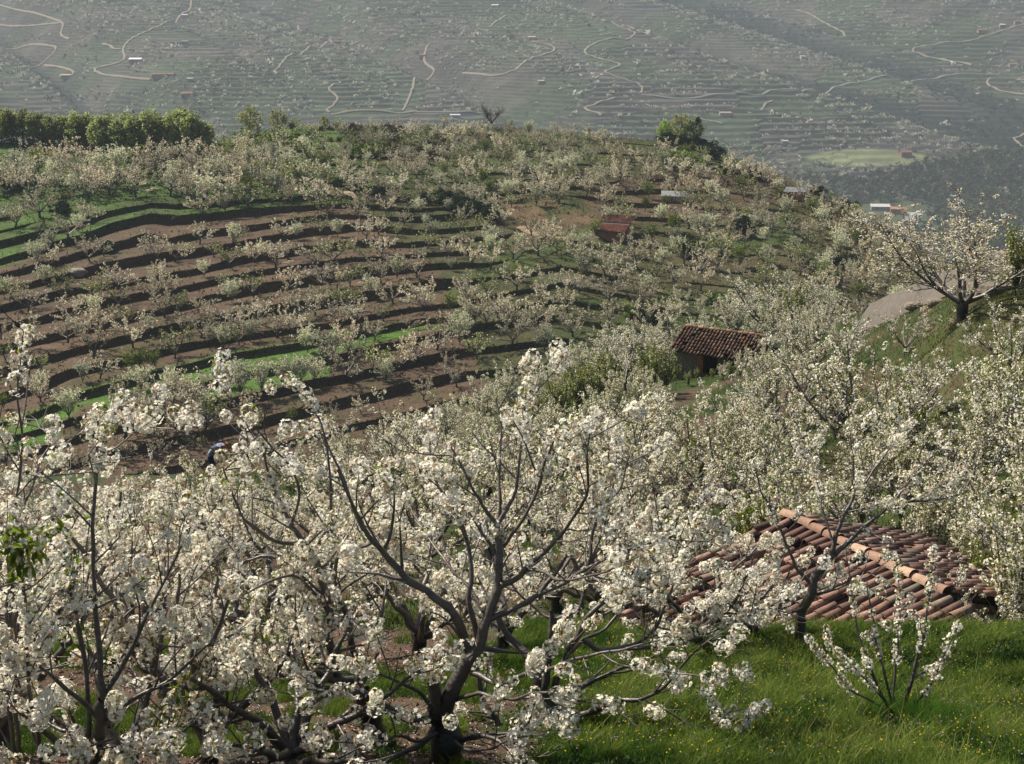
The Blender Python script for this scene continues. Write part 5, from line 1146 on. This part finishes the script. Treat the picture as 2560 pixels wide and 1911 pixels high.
# ------------------------------------------------------------------ person bending among the trees
def skin_fig(name, V, E, Rr, m, col, parent):
    me = bpy.data.meshes.new(name); me.from_pydata([tuple(v) for v in V], E, []); o = bpy.data.objects.new(name, me); COL.objects.link(o); o.parent = parent
    sk = o.modifiers.new('skin', 'SKIN'); 
    for i, r in enumerate(Rr): me.skin_vertices[0].data[i].radius = (r, r)
    me.skin_vertices[0].data[0].use_root = True
    sb = o.modifiers.new('sub', 'SUBSURF'); sb.levels = 2; sb.render_levels = 2
    dg = bpy.context.evaluated_depsgraph_get(); ev = bpy.data.meshes.new_from_object(o.evaluated_get(dg)); bpy.data.objects.remove(o); 
    n = len(ev.vertices); a = ev.color_attributes.new('col', 'FLOAT_COLOR', 'POINT'); co = np.zeros(n * 3, np.float32); ev.vertices.foreach_get('co', co); co = co.reshape(-1, 3)
    cc = col(co) if callable(col) else np.tile(np.array(col), (n, 1)); a.data.foreach_set('color', np.c_[cc, np.ones(n)].astype(np.float32).ravel())
    ev.materials.clear(); ev.materials.append(m); ev.polygons.foreach_set('use_smooth', [True] * len(ev.polygons)); return obj(name, ev, parent)
pp = near.put(212, 48.5)
pers = obj('person', None, None, pp); tag(pers, 'person in grey-blue striped top and dark trousers bending over among the blossoming trees', 'person')
V = [(0, 0, .95), (.12, 0, 1.12), (.28, 0, 1.25), (.42, 0, 1.30), (.50, 0, 1.28), (.60, 0, 1.24),
     (-.02, .10, .90), (.04, .11, .50), (-.04, .11, .08), (.10, .12, .03), (-.02, -.10, .90), (.06, -.11, .50), (-.02, -.11, .08), (.12, -.12, .03),
     (.40, .19, 1.26), (.44, .22, .98), (.56, .20, .76), (.61, .19, .68), (.40, -.19, 1.26), (.46, -.22, .98), (.58, -.18, .78), (.63, -.17, .70)]
E = [(0, 1), (1, 2), (2, 3), (3, 4), (4, 5), (0, 6), (6, 7), (7, 8), (8, 9), (0, 10), (10, 11), (11, 12), (12, 13), (3, 14), (14, 15), (15, 16), (16, 17), (3, 18), (18, 19), (19, 20), (20, 21)]
Rr = [.15, .14, .15, .14, .06, .10, .10, .065, .045, .04, .10, .065, .045, .04, .065, .045, .032, .035, .065, .045, .032, .035]
skc, trc = np.array([.42, .26, .19]), np.array([.03, .035, .06])
def bodycol(co):
    c = np.tile(skc, (len(co), 1)); top_ = (co[:, 2] > .9) & (co[:, 0] < .49); stripe = (np.sin((co[:, 0] + co[:, 2] * .8) * 75) > .2)[:, None]
    arm = (np.abs(co[:, 1]) > .13) & (co[:, 2] > .84) & (co[:, 0] < .56)
    c = np.where((top_ | arm)[:, None], np.where(stripe, np.array([.30, .32, .38]), np.array([.10, .12, .18])), c); low = (co[:, 2] <= .94) & (co[:, 0] < .32); return np.where(low[:, None], trc, c)
skin_fig('body', V, E, Rr, M_CLOTH, bodycol, pers)
A = Acc(); hc = np.array([.62, 0, 1.25]); th, ph_ = np.meshgrid(np.linspace(0, math.pi * .62, 9), np.linspace(0, 2 * math.pi, 17)); 
ax = unit(np.array([-.3, 0, 1.])); V3 = np.stack([np.sin(th) * np.cos(ph_), np.sin(th) * np.sin(ph_), np.cos(th)], -1) * np.array([.125, .115, .135]) + hc + np.array([-.02, 0, .02])
A.add(V3.reshape(-1, 3), grid_faces(17, 9), np.array([.28, .12, .05])); obj('hair', A.mesh('hair', M_CLOTH, True), pers)

# ------------------------------------------------------------------ rocks by the track
rng = np.random.default_rng(700)
def rock(p, sx, sy, sz, col, label):
    th, ph_ = np.meshgrid(np.linspace(0.01, math.pi - .01, 12), np.linspace(0, 2 * math.pi, 19)); u = np.stack([np.sin(th) * np.cos(ph_), np.sin(th) * np.sin(ph_), np.cos(th)], -1)
    r = 1 + .5 * (vn(u[..., 0] * 1.7 + p[0] + 5, u[..., 2] * 1.7 + u[..., 1] * 1.3 + 5, 3) - .5); r[-1] = r[0]; V = u * r[..., None] * np.array([sx, sy, sz]); V[..., 2] = np.clip(V[..., 2], -sz, sz * .6)
    A = Acc(); A.add(V.reshape(-1, 3), grid_faces(19, 12), np.array(col)); o = obj('rock', A.mesh('rock', M_ROCK), None, p); tag(o, label, 'rock', 'rocks beside the gravel track')
for X, Y, a, b, c, lb in [(921, 306, .85, .5, .35, 'flat grey rock at the lower edge of the gravel track'), (926, 300, .6, .4, .35, 'mossy rock behind the flat rock by the gravel track'), (937, 303, .5, .4, .3, 'rounded rock right of the flat rock by the gravel track'), (985, 289, .8, .5, .5, 'dark rock right of the large cherry trunk'), (994, 293, 1.0, .6, .6, 'brown boulder at the right edge bank')]:
    p = hp(X, Y, near)
    if p is not None: rock(p, a, b, c, (.16, .14, .11), lb)
p = hp(77, 272); rock(p, 1.6, 1., .9, (.22, .19, .17), 'pale slanting boulder on a brown terrace at left')

# ------------------------------------------------------------------ meadow grass and flowers
rng = np.random.default_rng(800); A = Acc()
def scatter(n, X0, X1, D0, D1, cond):
    D = rng.uniform(D0, D1, n); X = rng.uniform(X0, X1, n); s = (X - 512) / FP * 1.02; x = s * D
    j = np.clip(np.searchsorted(s_near, s) - 1, 0, nsc - 2); t = (s - s_near[j]) / (s_near[j + 1] - s_near[j])
    i = np.clip(np.searchsorted(D_near, D) - 1, 0, len(D_near) - 2); v = (D - D_near[i]) / (D_near[i + 1] - D_near[i])
    Z = (Zn[j, i] * (1 - t) + Zn[j + 1, i] * t) * (1 - v) + (Zn[j, i + 1] * (1 - t) + Zn[j + 1, i + 1] * t) * v
    gg = fbm(x * .35, D * .35, 4, 11); k = cond(X, D, gg); return np.stack([x, D, Z], 1)[k]
def blades(P, h0, h1, wd, ca, cb):
    n = len(P); cl = sstep(.2, .8, fbm(P[:, 0] * 2.1, P[:, 1] * 2.1, 4, 21)); h = rng.uniform(h0, h1, n) * (.45 + 1.1 * cl); a = rng.uniform(0, 6.28, n); ln = rng.uniform(.1, .7, n)
    d = np.stack([np.cos(a) * ln, np.sin(a) * ln, np.ones(n)], 1); d2 = np.stack([np.cos(a) * ln * 2.4, np.sin(a) * ln * 2.4, np.ones(n) * .8], 1); b = rng.uniform(0, 6.28, n); w_ = np.stack([np.cos(b), np.sin(b), np.zeros(n)], 1) * wd
    m_ = P + d * h[:, None] * .5; t = m_ + d2 * h[:, None] * .5; V = np.stack([P - w_, P + w_, m_ + w_ * .8, m_ - w_ * .8, t + w_ * .1, t - w_ * .1], 1)
    F = (np.arange(n)[:, None, None] * 6 + np.array([[0, 1, 2, 3], [3, 2, 4, 5]])[None]).reshape(-1, 4); tt = np.clip(cl[:, None] * 1.6 - .35 + rng.normal(size=(n, 1)) * .25, 0, 1)
    A.add(V.reshape(-1, 3), F, np.repeat(lerp(np.array(ca), np.array(cb), tt), 6, axis=0))
P = scatter(330000, 440, 1100, 10.5, 23.6, lambda X, D, g: (X + 260 * (g - .5) + rng.normal(size=X.shape) * 22 > 545 - (D - 12) * 3))
blades(P, .06, .17, .0055, (.025, .07, .010), (.13, .19, .035))
P = scatter(11000, 480, 1100, 10.5, 23.4, lambda X, D, g: X > 590 + 90 * (g - .5)); blades(P, .15, .36, .004, (.07, .12, .02), (.22, .23, .07))
P = scatter(160000, -60, 640, 10, 22, lambda X, D, g: (g > .46) | ((vn(X / 25., D * 1.5, 78) > .62) & (X > 250))); blades(P, .05, .16, .0045, (.035, .075, .012), (.12, .17, .03))
P = scatter(170000, 150, 1120, 23, 100, lambda X, D, g: (g > .46) | (X > 840)); blades(P, .06, .22, .012, (.04, .065, .015), (.13, .155, .04))
P = near.hit(897, 722)[None] + rng.normal(size=(6000, 3)) * np.array([.30, .30, 0]) + np.array([.05, -.45, 0]); P[:, 2] = [near.z(a, b) for a, b in P[:, :2]]; blades(P, .14, .30, .004, (.025, .075, .010), (.06, .13, .018))
P = scatter(16000, 470, 1100, 10.5, 23.4, lambda X, D, g: (X > 560 + 90 * (g - .5)) & (vn(X / 40., D * 1.3, 77) > .5)); k = 6; base_ = np.repeat(P, k, axis=0); dirs = unit(rng.normal(size=base_.shape) + np.array([0, 0, .9])); N, U, W_ = frames(dirs, rng)
kites(A, base_ + np.array([0, 0, .05]), dirs, W_, rng.uniform(.03, .10, len(base_)), .014, lerp(np.array([.03, .075, .02]), np.array([.14, .20, .06]), rng.uniform(size=(len(base_), 1))))
tag(obj('meadow_grass', A.mesh('grass', M_GRASS)), 'green meadow grass of uneven height', 'grass', kind='stuff')
A = Acc(); P = scatter(2600, 560, 1080, 12, 23, lambda X, D, g: X > 570); P[:, 2] += rng.uniform(.10, .24, len(P)); c = np.where(rng.uniform(size=(len(P), 1)) < .5, np.array([.66, .50, .03]), np.array([.36, .25, .36]))
for _ in range(2): N, U, W_ = frames(rng.normal(size=P.shape) * .4 + np.array([0, -.4, 1.]), rng); kites(A, P - U * .009, U, W_, .018, .009, c)
tag(obj('wildflowers', A.mesh('flowers', M_GRASS)), 'tiny yellow and mauve wildflowers scattered through the meadow', 'flowers', kind='stuff')
A = Acc(); P = scatter(9000, -60, 760, 10.3, 24, lambda X, D, g: vn(X / 50., D * .8, 79) > .35); P[:, 2] += rng.uniform(.01, .04, len(P)); N, U, W_ = frames(rng.normal(size=P.shape) * .3 + np.array([0, 0, 1.]), rng); kites(A, P - U * .008, U, W_, .017, .008, np.tile(WHITE * .9, (len(P), 1)))
tag(obj('fallen_petals', A.mesh('petals', M_FLOWER)), 'white petals fallen on the ground under the cherry trees', 'petals', kind='stuff')
# fallen clods, stones on bare soil
A = Acc(); P = scatter(14000, -60, 640, 10.5, 30, lambda X, D, g: g < .52); r = rng.uniform(.008, .028, len(P)); N, U, W_ = frames(rng.normal(size=P.shape) * .5 + [0, 0, 1], rng); P[:, 2] += .005
for q in range(2): N, U, W_ = frames(rng.normal(size=P.shape), rng); kites(A, P - U * r[:, None], U, W_, r * 2, r * .8, np.tile(np.array([.20, .135, .095]), (len(P), 1)) * rng.uniform(.6, 1.4, (len(P), 1)))
tag(obj('soil_clods', A.mesh('clods', M_ROCK)), 'small clods and stones on the bare brown soil', 'soil', kind='stuff')

# ------------------------------------------------------------------ haze: one even box of air round everything
def hazebox(x0, x1, y0, y1, z0, z1):
    V = [(x0, y0, z0), (x1, y0, z0), (x1, y1, z0), (x0, y1, z0), (x0, y0, z1), (x1, y0, z1), (x1, y1, z1), (x0, y1, z1)]
    me = bpy.data.meshes.new('haze'); me.from_pydata(V, [], [(0, 3, 2, 1), (4, 5, 6, 7), (0, 1, 5, 4), (1, 2, 6, 5), (2, 3, 7, 6), (3, 0, 4, 7)]); return me
zt = float(max(Zf2.max(), 2.0)) + 25
m = bpy.data.materials.new('haze'); m.use_nodes = True; m.node_tree.nodes.clear(); out = m.node_tree.nodes.new('ShaderNodeOutputMaterial'); pv = m.node_tree.nodes.new('ShaderNodeVolumePrincipled')
pv.inputs['Color'].default_value = (.42, .49, .57, 1); pv.inputs['Density'].default_value = HAZE; pv.inputs['Anisotropy'].default_value = 0.0; m.node_tree.links.new(pv.outputs[0], out.inputs['Volume'])
hz = hazebox(-2000, 2000, -30, 3450, min(zfl, float(Zf2.min())) - 2, zt); hz.materials.append(m); tag(obj('haze', hz), 'thin bluish haze filling the valley', 'haze', kind='stuff')
